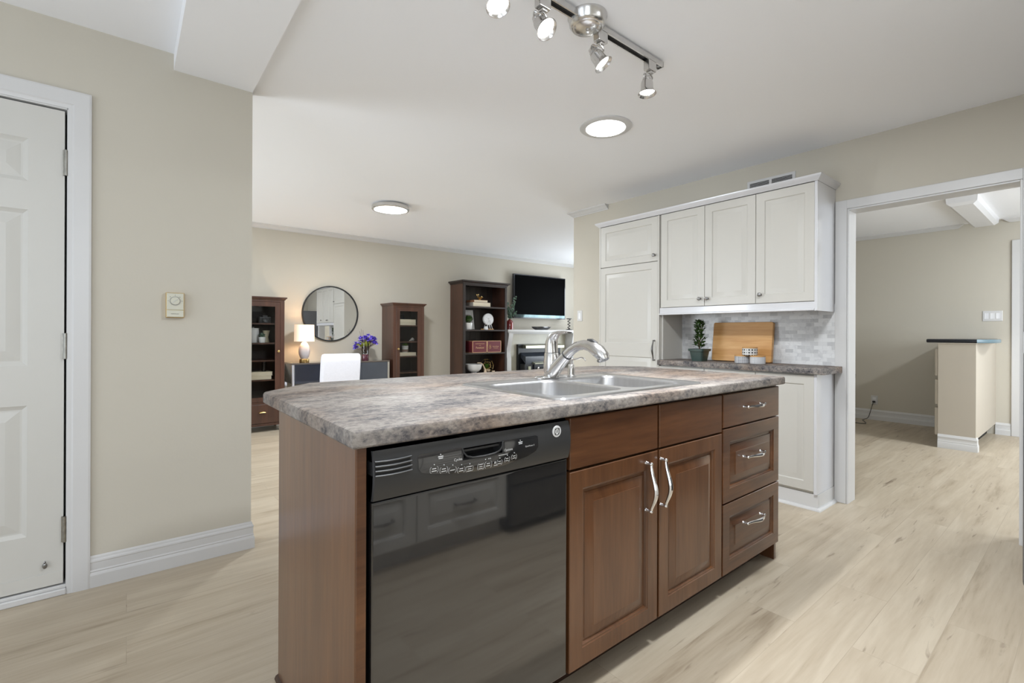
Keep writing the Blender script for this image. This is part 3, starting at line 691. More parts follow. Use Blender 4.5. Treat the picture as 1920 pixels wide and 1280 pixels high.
# soap dispenser
DXX, DYY = 1.612, 1.556
t = thing('soap_dispenser', 'small brushed metal soap pump standing beside the faucet', 'soap dispenser', (DXX, DYY, FZ))
G().lathe([(.024, 0), (.024, .004), (.018, .007), (.0165, .03), (.0145, .052), (.012, .055)], (DXX, DYY, FZ + .0), 18).done('base', NICKEL, t)
g = G().lathe([(.006, .055), (.006, .072), (.010, .074), (.010, .082), (.007, .085), (0, .085)], (DXX, DYY, FZ), 14)
g.tube([Vector((DXX, DYY + a, FZ + b2)) for a, b2 in ((0, .078), (-.035, .082), (-.062, .090), (-.078, .088), (-.088, .076))], [.0055, .0045, .0038, .0034, .003], 8)
g.done('pump_head', NICKEL, t)

# ------------------------------------------------------------------ tall white cabinet run on the doorway wall
XF = 3.33; mpx = negX(XF)
Y0, Y1, Y2, Y3, YP = 1.112, 1.4855, 1.8555, 2.243, 2.868
def xfront(t, y0, y1, z0, z1, name='door', rg=RAISEDW, mt=None):
    g = G(); g.rings(y0, y1, z0, z1, rg, mpx); return g.done(name, mt or CABW, t)
UZ0, UZ1 = 1.309, 2.052
t = thing('wall_cabinet', 'white double door wall cabinet next to the tall pantry, knobs meeting at centre', 'cabinet', (3.5, (Y1 + Y3) / 2, UZ0))
G().box(XF + .021, WR - .001, Y1 + .001, Y3 - .001, UZ0 - .004, UZ1 + .002).done('carcass', CABW, t)
d1 = xfront(t, Y2 + .0015, Y3 - .0165, UZ0, UZ1); d2_ = xfront(t, Y1 + .0015, Y2 - .0015, UZ0, UZ1)
knob(mpx, 1.888, 1.362, PEWTER, d1); knob(mpx, 1.829, 1.360, PEWTER, d2_)
t = thing('wall_cabinet', 'white single door wall cabinet beside the doorway casing', 'cabinet', (3.5, (Y0 + Y1) / 2, UZ0))
G().box(XF + .021, WR - .001, Y0 + .019, Y1 - .001, UZ0 - .004, UZ1 + .002).done('carcass', CABW, t)
d1 = xfront(t, Y0 + .0165, Y1 - .0015, UZ0, UZ1); knob(mpx, 1.453, 1.366, PEWTER, d1)
g = G().box(XF - .0005, WR - .001, Y0, Y0 + .016, 1.248, UZ1 + .004, .0012); g.done('side_panel', CABS, t)
tag(G().box(XF + .004, XF + .020, Y0 + .0165, Y3 - .002, 1.262, UZ0 - .003, .003).box(XF - .004, XF + .020, Y0 + .0165, Y3 - .002, 1.249, 1.263, .004).done('light_rail', CABS), 'white rail moulding under the wall cabinets above the counter', 'moulding')
# pantry
t = thing('pantry_cabinet', 'tall white pantry cabinet at the far end of the cabinet run', 'cabinet', (3.5, (Y3 + YP) / 2, 0))
G().box(XF + .021, WR - .001, Y3 + .001, YP - .001, .10, UZ1 + .002).box(XF + .0, XF + .03, YP - .014, YP, .0, UZ1 + .002).box(XF + .0, XF + .03, Y3, Y3 + .014, .0, UZ1 + .002).done('carcass', CABW, t)
G().box(XF + .03, XF + .045, Y3 + .015, YP - .015, 0, .099).done('toe_kick', CABW, t)
d1 = xfront(t, Y3 + .0155, YP - .0155, 1.690, UZ1); knob(mpx, 2.284, 1.737, PEWTER, d1)
g = G(); ya, yb = Y3 + .0155, YP - .0155
vs = [.112, .93, 1.684]
for z0, z1 in ((.112, .962), (.962, 1.684)):
    g.rings(ya, yb, z0, z1, [(0, -.0005), (.0005, 0), (.056, 0), (.058, -.0035), (.061, -.006), (.067, -.006), (.070, -.005), (.094, -.0008), (.096, .0004)], mpx, True, False)
g.rings(ya, yb, .112, 1.684, [(0, -.02), (0, -.0005)], mpx, False, True)
d1 = g.done('door', CABW, t); pull('handle', mpx, 2.284, .886, 2.284, 1.044, PEWTER, d1, .016, .018)
# crown on top of the run
CR = [(0, 0), (.004, 0), (.008, .006), (.018, .015), (.024, .022), (.029, .029), (.030, .036), (0, .036)]
g = G(); zc = UZ1 + .004
g.quadloop([[Vector((XF - .002 - p, YP + p, zc + q)) for p, q in CR], [Vector((XF - .002 - p, Y0 - p, zc + q)) for p, q in CR], [Vector((WR - .001, Y0 - p, zc + q)) for p, q in CR]])
g.box(XF + .0, WR - .001, Y0 + .001, YP, zc + .001, zc + .012)
tag(g.done('cabinet_crown', CABS), 'white crown moulding along the top of the cabinet run', 'moulding')
# base cabinets
for a, b2, lab in ((Y0, Y1, 'white base cabinet beside the doorway casing, its panelled door in view'), (Y1, Y2, 'white base cabinet in the middle of the run, mostly behind the island'), (Y2, Y3, 'white base cabinet next to the tall pantry, mostly behind the island')):
    t = thing('base_cabinet', lab, 'cabinet', (3.5, (a + b2) / 2, 0), 0, None)
    lo = a + .019 if a == Y0 else a + .001
    G().box(XF + .021, WR - .001, lo, b2 - .001, .10, .849).done('carcass', CABW, t)
    xfront(t, a + (.0165 if a == Y0 else .0015), b2 - .0015, .118, .842)
    if a == Y0: G().box(XF - .0005, WR - .001, Y0, Y0 + .016, .10, .849, .0012).done('side_panel', CABS, t)
g = G().box(XF + .016, XF + .03, Y0 - .004, Y3, 0, .099).box(XF + .031, WR - .017, Y0 - .004, Y0 + .008, 0, .099)
SH = [(0, 0), (.018, 0), (.017, .006), (.012, .012), (.006, .016), (0, .017)]
g.quadloop([[Vector((XF + .016 - p, Y3, q)) for p, q in SH], [Vector((XF + .016 - p, Y0 - .004 - p, q)) for p, q in SH], [Vector((WR - .017, Y0 - .004 - p, q)) for p, q in SH]])
tag(g.done('toe_kick_board', TRIM), 'white toe kick board with shoe moulding under the base cabinets', 'toe kick')
g = G(); L = []
CPR = [(3.306, .853), (3.305, .858), (3.305, .882), (3.307, .888), (3.312, .8905), (3.643, .8905), (3.643, .851), (3.309, .851)]
g.prism(CPR, lambda p, q, a: Vector((p, a, q)), 1.066, Y3 - .001)
tag(g.done('side_countertop', LAMD), 'narrow dark speckled countertop under the wall cabinets', 'countertop')
tag(G().box(WR - .0085, WR - .001, 1.108, Y3 - .001, .8915, 1.300).done('tile_backsplash', mosaic()), 'pale marble mosaic tile backsplash behind the cutting board', 'backsplash')
tag(G().box(XF + .03, WR - .002, Y3 - .0185, Y3 - .0005, .8915, 1.305).done('pantry_side_filler', CABW), 'ivory side board of the pantry at the end of the backsplash', 'panel')

# things on the narrow counter
CTZ = .8908
t = thing('potted_plant', 'bushy dark plant in a green plastic pot beside the cutting board', 'plant', (3.44, 1.955, CTZ))
def sqloop(cx, cy, h, z, r): return rrect(cx - h, cx + h, cy - h, cy + h, z, r, 3)
g = G(); pc = (3.44, 1.955)
g.quadloop([sqloop(*pc, .043, CTZ, .012), sqloop(*pc, .055, CTZ + .076, .012), sqloop(*pc, .062, CTZ + .0765, .012), sqloop(*pc, .064, CTZ + .094, .012), sqloop(*pc, .056, CTZ + .094, .012), sqloop(*pc, .054, CTZ + .082, .012)], True, True)
g.done('pot', GREENP, t)
random.seed(3)
g = G(); gs = G()
for k in range(3):
    a = 2 * PI * k / 3; gs.tube([(pc[0], pc[1], CTZ + .08), (pc[0] + .008 * math.cos(a), pc[1] + .008 * math.sin(a), CTZ + .16), (pc[0] + .018 * math.cos(a), pc[1] + .018 * math.sin(a), CTZ + .27)], .004, 6)
for k in range(330):
    z = CTZ + .10 + .205 * random.random(); a = random.random() * 2 * PI
    lobe = .062 if (z - CTZ < .195) else .058
    narrow = 1 - .5 * math.exp(-((z - CTZ - .205) / .018) ** 2); top = max(.25, 1 - max(0, (z - CTZ - .27) / .05))
    r = lobe * narrow * top * (.25 + .75 * math.sqrt(random.random())); b0 = Vector((pc[0] + r * .6 * math.cos(a), pc[1] + r * .6 * math.sin(a), z))
    dr = Vector((math.cos(a), math.sin(a), .25 + .9 * random.random())).normalized()
    g.leaf(b0, b0 + dr * (.022 + .014 * random.random()), .013, Vector((random.uniform(-.4, .4), random.uniform(-.4, .4), 1)), .2)
gs.done('stem', TWIG, t); g.done('foliage', LEAFD, t)
# cutting board leaning on the tiles
g = G(); W2, Hh = .222, .295
L2 = [(p.x, p.y) for p in rrect(-W2, W2, 0, Hh, 0, .012, 4)]
g.prism(L2, lambda p, q, a: Vector((a, p, q)), -.016, .016)
bmesh.ops.bevel(g.b, geom=g.b.edges[:], offset=.002, segments=1, affect='EDGES')
g.rot(Matrix.Translation((3.580, 1.703, CTZ + .003)) @ Matrix.Rotation(math.radians(7), 4, 'Y'))
tag(g.done('cutting_board', MAPLE), 'thick maple cutting board leaning against the marble tiles', 'cutting board')
for m_, y, x, z, lab in ((JAR1, 1.634, 3.455, CTZ, 'white canister with grey hexagon print, below the dotted one'), (JAR3, 1.525, 3.455, CTZ, 'white canister with fine lined print at the end of the row'), (JAR2, 1.579, 3.455, CTZ + .0585, 'white canister with bold black squares stacked on two others')):
    t = thing('canister', lab, 'canister', (x, y, z), 0, 'patterned canisters on the narrow counter')
    G().lathe([(.046, 0), (.049, .002), (.050, .008), (.050, .048), (.048, .049), (0, .049)], (x, y, z), 32).done('jar', m_, t)
    G().lathe([(.048, .0495), (.0505, .0505), (.0505, .0565), (.049, .058), (0, .058)], (x, y, z), 32).done('lid', LIDW, t)

# ------------------------------------------------------------------ wall plates, thermostat, vent
def plate(name, lab, mp, u, v, w2, h2, gang, parent_cat='switch', rocker=True):
    c = mp(u, v, 0); t = thing(name, lab, parent_cat, c)
    g = G(); g.rings(u - w2, u + w2, v - h2, v + h2, [(0, .0003), (.0005, .003), (.004, .006)], mp); g.done('cover_plate', TRIM, t)
    for k in range(gang):
        uu_ = u + (k - (gang - 1) / 2) * .046
        if rocker:
            g = G(); g.rings(uu_ - .0165, uu_ + .0165, v - .033, v + .033, [(0, .0065), (.001, .009), (.003, .0075)], mp); g.done('rocker', UNLIT, t)
    return t
plate('light_switch', 'single white rocker switch on the wall beside the pantry', negX(WR), 3.399, 1.281, .034, .056, 1)
plate('triple_switch', 'white three gang switch plate above the peninsula counter', negX(DEN), .771, 1.312, .080, .058, 3)
t = plate('wall_outlet', 'white wall outlet with a black plug above the baseboard', negX(DEN), 1.8475, .256, .036, .057, 1, 'outlet', False)
for v in (.276, .236):
    G().rings(1.8475 - .017, 1.8475 + .017, v - .014, v + .014, [(0, .0062), (.002, .008)], negX(DEN)).done('socket', UNLIT, t)
t = thing('power_cord', 'black power cord plugged into the outlet and coiled on the floor', 'cord', (DEN - .1, 1.9, 0))
G().box(DEN - .036, DEN - .0085, 1.832, 1.863, .224, .248, .005).done('plug', BLACKS, t)
pts = [(DEN - .03, 1.848, .232), (DEN - .06, 1.853, .20), (DEN - .07, 1.875, .10), (DEN - .08, 1.895, .03), (DEN - .10, 1.93, .008), (DEN - .17, 1.93, .005), (DEN - .30, 1.87, .005), (DEN - .43, 1.83, .005), (DEN - .47, 1.89, .005), (DEN - .43, 1.97, .006), (DEN - .3, 2.06, .02), (DEN - .2, 2.16, .06), (DEN - .2, 2.30, .12)]
def smooth(p, n=6):
    p = [Vector(q) for q in p]; out = []
    for i in range(len(p) - 1):
        a, b2, c, d3 = p[max(i - 1, 0)], p[i], p[i + 1], p[min(i + 2, len(p) - 1)]
        for k in range(n):
            s = k / n; out.append(.5 * ((2 * b2) + (c - a) * s + (2 * a - 5 * b2 + 4 * c - d3) * s * s + (3 * b2 - a - 3 * c + d3) * s ** 3))
    out.append(p[-1]); return out
G().tube(smooth(pts), .0042, 6).done('cable', BLACKS, t)
# thermostat
mpt = negY(WL); t = thing('thermostat', 'small almond wall thermostat with a round dial and gold edge', 'thermostat', (.172, WL, 1.166))
g = G(); g.rings(.137, .207, 1.166, 1.281, [(0, 0), (0, .020), (.002, .022)], mpt); g.done('backplate', BRASS, t)
g = G(); g.rings(.1395, .2045, 1.2015, 1.2785, [(0, .020), (0, .027), (.002, .029)], mpt); cv = g.done('cover', ALM, t)
g = G(); g.rings(.1395, .2045, 1.1685, 1.2000, [(0, .020), (0, .027), (.002, .029)], mpt); lw = g.done('lower_cover', ALM, t)
g = G().lathe([(.0205, 0), (.0205, .002), (.0185, .002)], mpt(.1715, 1.243, .0288), 28, axis=(0, -1, 0)); g.done('dial_ring', PEWTER, t)
g = G().lathe([(.018, 0), (.018, .005), (.016, .007), (0, .007)], mpt(.1715, 1.243, .0288), 28, axis=(0, -1, 0)); dl = g.done('dial', ALM, t)
g = G(); g.tube([mpt(.1715 - .011, 1.243 - .010, .036), mpt(.1715 + .011, 1.243 + .010, .036)], .0012, 5); g.done('pointer_groove', STEEL, dl)
g = G()
for k in range(5):
    a = math.radians(180 - 45 * k); q = mpt(.1715 + .0265 * math.cos(a), 1.243 + .0265 * math.sin(a), .0292); g.ball(q, .0014, seg=6)
g.done('dial_mark', INKD, cv)
text('NORTCAN', 'lettering', INKD, lw, mpt, .1715, 1.183, .0062, .0294)
# wall vent above the cabinets
t = thing('wall_vent', 'white louvered air vent on the wall above the cabinets', 'vent', (WR, 1.52, 2.10))
mpw = negX(WR); g = G(); g.rings(1.354, 1.688, 2.105, 2.246, [(0, 0), (.001, .006), (.004, .008), (.020, .008), (.020, .001)], mpw, False, False); g.done('frame', TRIM, t); G().box(WR - .0078, WR - .0013, 1.512, 1.530, 2.1255, 2.2255).done('mullion', TRIM, t)
G().box(WR - .0012, WR - .0004, 1.372, 1.67, 2.123, 2.228).done('dark_back', BLACKS, t)
for y0, y1 in ((1.375, 1.511), (1.531, 1.667)):
    g = G()
    for k in range(11):
        z = 2.128 + k * .0092; g.prism([(0.0015, z), (.007, z - .003), (.007, z - .0015), (.0015, z + .0015)], lambda p, q, a: Vector((WR - p, a, q)), y0, y1)
    g.done('louver', TRIM, t)

# ------------------------------------------------------------------ ceiling lights
t = thing('ceiling_light', 'round flush ceiling light with a wide white rim near the track light', 'ceiling light', (2.265, 1.906, ZC))
G().lathe([(.156, 0), (.156, -.006), (.150, -.010), (.124, -.014), (.119, -.012), (.119, -.004)], (2.265, 1.906, ZC), 56, True, True).done('rim', TRIM, t)
G().lathe([(.1185, -.0125), (.1, -.0150), (.05, -.0165), (0, -.017)], (2.265, 1.906, ZC), 48, False, True).done('diffuser', DIFF, t)
t = thing('ceiling_light', 'round flush ceiling light with a brushed nickel rim in the living room', 'ceiling light', (2.02, 4.42, ZC))
G().lathe([(.150, 0), (.155, -.012), (.176, -.014), (.181, -.020), (.181, -.046), (.176, -.052), (.160, -.052), (.158, -.044)], (2.02, 4.42, ZC), 56).done('rim', NICKEL, t)
G().lathe([(.1575, -.0475), (.13, -.053), (.07, -.056), (0, -.057)], (2.02, 4.42, ZC), 48, False, True).done('diffuser', DIFF, t)
TY = 1.29
t = thing('track_light', 'brushed nickel ceiling track light with four lit swivel heads', 'track light', (1.42, TY, ZC))
prof = [(-.017, 0), (-.017, -.022), (-.011, -.022), (-.011, -.010), (.011, -.010), (.011, -.022), (.017, -.022), (.017, 0)]
g = G(); g.prism(prof, lambda p, q, a: Vector((a, TY + p, ZC - .010 + q)), .80, 1.915); g.box(.796, .80, TY - .018, TY + .018, ZC - .033, ZC - .009).box(1.915, 1.919, TY - .018, TY + .018, ZC - .033, ZC - .009)
for x in (.95, 1.75): g.box(x - .01, x + .01, TY - .01, TY + .01, ZC - .011, ZC)
g.done('track', NICKEL, t)
G().box(.81, 1.905, TY - .010, TY + .010, ZC - .0215, ZC - .0205).done('conductor_strip', BLACKS, t)
g = G().lathe([(.078, 0), (.078, -.006), (.074, -.012), (.071, -.034), (.063, -.044), (.057, -.047), (.056, -.0455), (.053, -.0455), (.045, -.052), (.020, -.056), (0, -.056)], (1.42, TY, ZC), 40); cn = g.done('canopy', NICKEL, t)
G().lathe([(.004, 0), (.005, -.004), (.0075, -.007), (.0055, -.013), (0, -.015)], (1.42, TY, ZC - .056), 14).done('finial', NICKEL, cn)
heads = [(.90, (.955, 1.28, 2.232), (-.05, -.35, -.93)), (1.18, (1.178, 1.305, 2.246), (.10, -.62, -.78)), (1.50, (1.488, 1.305, 2.240), (.34, -.46, -.82)), (1.838, (1.818, 1.292, 2.232), (-.03, -.05, -1))]
for hx, c, dr in heads:
    dr = Vector(dr).normalized(); c = Vector(c); top = ZC - .033
    g = G().box(hx - .028, hx + .028, TY - .016, TY + .016, top - .042, top + .004, .004).box(hx - .013, hx + .013, TY - .013, TY + .013, top - .052, top - .042, .003)
    hd = g.done('lamp_head', NICKEL, t)
    pivot = Vector((hx, TY, top - .05)); neck = c - dr * .012
    g = G(); g.tube(smooth([pivot, pivot + Vector((.018, 0, -.012)), (pivot + c) / 2 + Vector((.026, .0, .0)), c + Vector((.03, 0, .005)), c + dr * .012 + Vector((.026, 0, 0))], 4), .0038, 6)
    g.tube(smooth([pivot, pivot + Vector((-.016, 0, -.014)), (pivot + neck) / 2 + Vector((-.028, 0, .006)), neck + Vector((-.020, 0, .008)), neck], 4), .0032, 6)
    g.done('swivel_arm', NICKEL, hd)
    g = G().lathe([(.006, -.034), (.014, -.032), (.015, -.024), (.013, -.022), (.018, -.020), (.020, -.010), (.017, -.008), (.024, -.004), (.0265, .004), (.0275, .030), (.031, .044), (.039, .052), (.041, .055), (.039, .0555), (.030, .046), (.026, .030)], c, 24, True, True, dr); g.done('shade', NICKEL, hd)
    g = G().lathe([(.0275, .041), (.026, .045), (.015, .048), (0, .049)], c, 20, False, True, dr); g.done('bulb', BULB, hd)
    l = bpy.data.lights.new('track_spot', 'SPOT'); l.energy = 24; l.spot_size = math.radians(140); l.spot_blend = .9; l.shadow_soft_size = .03; l.color = (.93, .965, 1.0)
    lo = bpy.data.objects.new('track_spot', l); COL.objects.link(lo); lo.location = c + dr * .062; lo.rotation_euler = dr.to_track_quat('-Z', 'Y').to_euler()
t = thing('ceiling_light', 'added round ceiling light out of view over the aisle in front of the island', 'ceiling light', (1.62, .55, ZC))  # fixture for the added aisle lamp, above the view
G().lathe([(.180, 0), (.180, -.006), (.172, -.010), (.156, -.014), (.152, -.012), (.152, -.004)], (1.62, .55, ZC), 48, True, True).done('rim', TRIM, t)
G().lathe([(.1515, -.0125), (.12, -.0150), (.06, -.0165), (0, -.017)], (1.62, .55, ZC), 40, False, True).done('diffuser', DIFF, t)
t = thing('ceiling_light', 'added round ceiling light out of view beyond the doorway near the garden door', 'ceiling light', (5.9, -.75, ZD))  # fixture for the added den lamp, outside the view
G().lathe([(.165, 0), (.165, -.006), (.158, -.010), (.140, -.014), (.136, -.012), (.136, -.004)], (5.9, -.75, ZD), 40, True, True).done('rim', TRIM, t)
G().lathe([(.1355, -.0125), (.1, -.0150), (.05, -.0165), (0, -.017)], (5.9, -.75, ZD), 36, False, True).done('diffuser', DIFF, t)
t = thing('den_ceiling_light', 'long white rectangular ceiling light, switched off, beyond the doorway', 'ceiling light', (6.7, .80, ZD))
g = G(); g.quadloop([[Vector((x, y, ZD - .0)) for x, y in ((5.98, .71), (7.40, .71), (7.40, .93), (5.98, .93))], [Vector((x, y, ZD - .05)) for x, y in ((5.985, .715), (7.395, .715), (7.395, .925), (5.985, .925))], [Vector((x, y, ZD - .075)) for x, y in ((6.01, .745), (7.37, .745), (7.37, .895), (6.01, .895))]]); g.done('cover', UNLIT, t)

# ------------------------------------------------------------------ living room furniture along the far wall
FF = 5.79; mpf = negY(FF)
def cove(x0, x1, z, mt, parent, h=.034, out=.024, name='crown', front=FF):
    P = [(0, 0), (.006, 0), (.012, h * .35), (out, h * .6), (out, h), (0, h)]
    g = G(); g.quadloop([[Vector((x0 - p, WF - .001, z + q)) for p, q in P], [Vector((x0 - p, front - p, z + q)) for p, q in P], [Vector((x1 + p, front - p, z + q)) for p, q in P], [Vector((x1 + p, WF - .001, z + q)) for p, q in P]])
    g.box(x0, x1, front, WF - .001, z + .0005, z + h - .004); return g.done(name, mt, parent)
def display_cabinet(x0, x1, knob_right, label):
    t = thing('display_cabinet', label, 'cabinet', ((x0 + x1) / 2, 5.97, 0))
    top = 1.456
    for a, b2 in ((x0, x0 + .018), (x1 - .018, x1)): G().box(a, b2, FF + .022, WF - .001, .07, top).done('side_panel', REDW, t)
    G().box(x0 + .0185, x1 - .0185, WF - .012, WF - .002, .09, top - .001).done('back_panel', DARKW, t)
    G().box(x0 + .0185, x1 - .0185, FF + .022, WF - .013, top - .02, top - .001).done('top_board', REDW, t)
    g = G()
    for a, b2 in ((x0 - .001, x0 + .042), (x1 - .042, x1 + .001)): g.box(a, b2, FF, FF + .0215, .07, top, .002)
    g.box(x0 + .042, x1 - .042, FF + .001, FF + .0215, 1.437, top).box(x0 + .042, x1 - .042, FF + .001, FF + .0215, .308, .328).box(x0 + .042, x1 - .042, FF + .001, FF + .0215, .066, .093)
    g.done('face_frame', REDW, t)
    cove(x0, x1, top + .0005, REDW, t)
    for z in (1.200, .983, .790, .575): G().box(x0 + .019, x1 - .019, FF + .024, WF - .0125, z - .016, z).done('shelf', REDW, t)
    G().box(x0 + .019, x1 - .019, FF + .024, WF - .0125, .308, .330).done('bottom_board', REDW, t)
    g = G(); a, b2 = x0 + .0435, x1 - .0435
    g.rings(a, b2, .330, 1.435, [(0, -.018), (0, -.001), (.002, .001), (.038, .001), (.044, -.003), (.051, -.003), (.051, -.018), (0, -.018)], mpf, False, False)
    dd = g.done('door', REDW, t)
    G().box(a + .0505, b2 - .0505, FF + .007, FF + .010, .381, 1.384).done('glass_pane', GLASS, dd)
    knob(mpf, b2 - .020 if knob_right else a + .020, .887, BRASS, dd, .013)
    g = G(); g.rings(a, b2, .097, .305, [(0, -.018), (0, -.001), (.004, .002)], mpf); dr = g.done('drawer', REDW, t)
    u = (a + b2) / 2; g = G()
    for k in range(9):
        pass
    L = []
    for k in range(7):
        w = .024 * math.sin(PI / 2 * k / 6); hgt = .016 * math.cos(PI / 2 * k / 6)
        L.append([mpf(u + .038 * math.cos(q) * (1 - .12 * k / 6), .214 + hgt * math.sin(q) + .001, .002 + w) for q in [PI * i / 10 for i in range(11)]])
    g.quadloop(L, False, False, False); g.done('cup_pull', BRASS, dr)
    for xx in (x0 + .002, x1 - .038):
        for yy in (FF + .002, WF - .045):
            g = G(); g.quadloop([[Vector((xx + (.036 * .5) + s * h, yy + .018 + q * h, z)) for s, q in ((-1, -1), (1, -1), (1, 1), (-1, 1))] for z, h in ((0, .011), (.03, .013), (.068, .018))]); g.done('foot', REDW, t)
    return t
display_cabinet(.930, 1.376, True, 'red brown glass door cabinet beside the desk lamp, holding canister and cream books')
display_cabinet(2.690, 3.136, False, 'red brown glass door cabinet beside the flower vase, holding a striped planter')

# open bookcase
bx0, bx1, bt = 3.769, 4.571, 1.815
t = thing('bookcase', 'tall dark brown open bookcase beside the fireplace', 'bookcase', (4.17, 5.97, 0))
for a, b2 in ((bx0, bx0 + .026), (bx1 - .026, bx1)): G().box(a, b2, FF + .02, WF - .001, 0, bt).done('side_panel', REDW, t)
g = G(); n = 7; xs = [bx0 + .0265 + (bx1 - bx0 - .053) * k / n for k in range(n + 1)]
for a, b2 in zip(xs, xs[1:]): g.box(a + .001, b2 - .001, WF - .014, WF - .002, .08, bt - .002)
g.done('back_boards', DARKW, t)
g = G().box(bx0 - .001, bx0 + .039, FF, FF + .0195, 0, bt, .003).box(bx1 - .039, bx1 + .001, FF, FF + .0195, 0, bt, .003).box(bx0 + .039, bx1 - .039, FF + .001, FF + .0195, 1.792, bt).box(bx0 + .039, bx1 - .039, FF + .001, FF + .0195, .0, .09); g.done('face_frame', DARKW, t)
cove(bx0, bx1, bt + .0005, DARKW, t, .050, .036)
SHZ = (1.493, 1.150, .807, .498, .10)
for z in SHZ: G().box(bx0 + .0265, bx1 - .0265, FF + .002, WF - .0145, z - .022, z, .002).done('shelf', DARKW, t)

# book builder: cover boards, spine and page block
def book(x0, x1, y0, y1, z0, h, label, cov, pages=CREAM, group='books lying on the shelves'):
    t = thing('book', label, 'book', ((x0 + x1) / 2, (y0 + y1) / 2, z0), 0, group)
    G().box(x0, x1, y0, y1, z0 + h - .003, z0 + h, .0008).box(x0, x1, y0, y1, z0, z0 + .003, .0008).box(x0, x0 + .004, y0, y1, z0, z0 + h, .0008).done('cover', cov, t)
    G().box(x0 + .0045, x1 - .003, y0 + .003, y1 - .003, z0 + .0032, z0 + h - .0032).done('pages', pages, t)
    return t
PALEC = mat('pale_cream_cover', srgb(232, 222, 196), .6, var=.03)
book(3.955, 4.275, 5.815, 6.06, SHZ[0] + .0005, .062, 'thick grey beige book lying on the top bookcase shelf', GREYB)
book(3.985, 4.235, 5.835, 6.04, SHZ[0] + .0635, .036, 'thin tan book lying on the thick one in the bookcase', LEATHB)
t = thing('trinket_dish', 'small bronze branch shaped dish on the stacked books', 'ornament', (4.13, 5.90, SHZ[0] + .100))
z = SHZ[0] + .1002
G().lathe([(.022, 0), (.024, .003), (.012, .012), (.016, .02)], (4.13, 5.90, z), 12).done('base', BRASS, t)
g = G().lathe([(.012, .016), (.048, .042), (.050, .046), (.046, .046), (.012, .022)], (4.14, 5.90, z), 14); g.done('bowl', BRASS, t)
g = G()
for a, b2, c in ((-.055, .0, .078), (-.02, .01, .085), (.035, .0, .055)): g.tube([(4.13, 5.9, z + .015), (4.13 + a * .6, 5.9 + b2, z + .045), (4.13 + a, 5.9 + b2, z + c)], [.006, .005, .003], 6); g.ball((4.13 + a, 5.9 + b2, z + c), .012, .010, .014, 8)
g.done('branch', BRASS, t)
# second shelf: planter, frame, clock
z = SHZ[1] + .0006
def planter(name, x, y, z, r, h, potm, leafm, label, n, spread, hgt, lw=.02, seed=1, band=None):
    t = thing(name, label, 'plant', (x, y, z))
    G().lathe([(r * .82, 0), (r * .86, .003), (r, h - .006), (r, h), (r * .9, h), (r * .88, h - .014), (0, h - .014)], (x, y, z), 26).done('pot', potm, t)
    if band: G().lathe([(r * .87, h * .08), (r * .93, h * .08), (r * .985, h * .45), (r * .93, h * .45)], (x, y, z), 26).done('band', band, t)
    random.seed(seed); g = G()
    for k in range(n):
        a = 2 * PI * k / n * 2.4 + random.random(); e = random.uniform(.15, 1.0); b0 = Vector((x, y, z + h - .012)) + Vector((math.cos(a), math.sin(a), 0)) * r * .3
        tp = b0 + Vector((math.cos(a) * spread * e, math.sin(a) * spread * e, hgt * (1.15 - .6 * e)))
        md = (b0 + tp) / 2 + Vector((0, 0, hgt * .15)); g.tube([b0, md], .0015, 4); g.leaf(b0.lerp(tp, .35), tp, lw, Vector((math.cos(a) * -.3, math.sin(a) * -.3, 1)), .15)
    g.done('foliage', leafm, t); return t
planter('planter', 3.905, 5.868, z, .064, .098, CERW, LEAFD, 'green succulent in a white pot beside the picture frame', 44, .105, .125, .045, 4)
g = G(); g.rings(-.118, .118, 0, .298, [(0, -.016), (0, 0), (.003, .003), (.030, .002), (.032, -.004)], lambda u, v, w: Vector((u, -w, v)), False)
t = thing('picture_frame', 'white photo frame leaning behind the succulent and clock', 'frame', (3.99, 5.97, z)); M_ = Matrix.Translation((3.99, 5.995, z + .004)) @ Matrix.Rotation(math.radians(-10), 4, 'X')
g.rot(M_); g.done('frame', CERW, t)
MATB = mat('photo_mount', srgb(232, 232, 234), .6, var=.01); PHOTO = mat('faded_photo_print', srgb(176, 160, 166), .4, var=.35, scale=(9, 9, 6))
g = G().box(-.087, .087, .003, .012, .031, .267).rot(M_); g.done('mount', MATB, t)
g = G().box(-.050, .055, .0015, .0028, .07, .225).rot(M_); g.done('photo', PHOTO, t)
t = thing('desk_clock', 'small white round clock hung in an A shaped stand', 'clock', (4.265, 5.86, z))
g = G().box(4.155, 4.345, 5.828, 5.90, z, z + .013, .002); g.done('base', MAPLE, t)
for y in (5.835, 5.893):
    g = G(); g.tube([(4.325, y, z + .013), (4.272, y, z + .15)], .005, 6); g.tube([(4.285, y, z + .013), (4.262, y, z + .15)], .004, 6); g.tube([(4.205, y, z + .013), (4.262, y, z + .15)], .004, 6); g.done('stand', CERW, t)
g = G().lathe([(.0, 0), (.083, 0), (.089, .01), (.089, .040), (.080, .046), (.074, .042), (0, .042)], (4.262, 5.885, z + .155), 32, False, False, (-.05, -1, .08)); ck = g.done('case', CERW, t)
g = G().lathe([(.073, 0), (.073, .001), (0, .001)], (4.260, 5.842, z + .1585), 28, axis=(-.05, -1, .08)); g.done('clock_face', MATB, ck)
g = G(); c0 = Vector((4.26, 5.8395, z + .1588)); g.tube([c0, c0 + Vector((-.018, 0, .022))], .002, 4); g.tube([c0, c0 + Vector((.03, -.001, .028))], .0013, 4)
for k in range(12): a = k * PI / 6; g.ball(c0 + Vector((.058 * math.sin(a), -.001, .058 * math.cos(a))), .003, seg=6)
g.done('hands', PEWTER, ck)
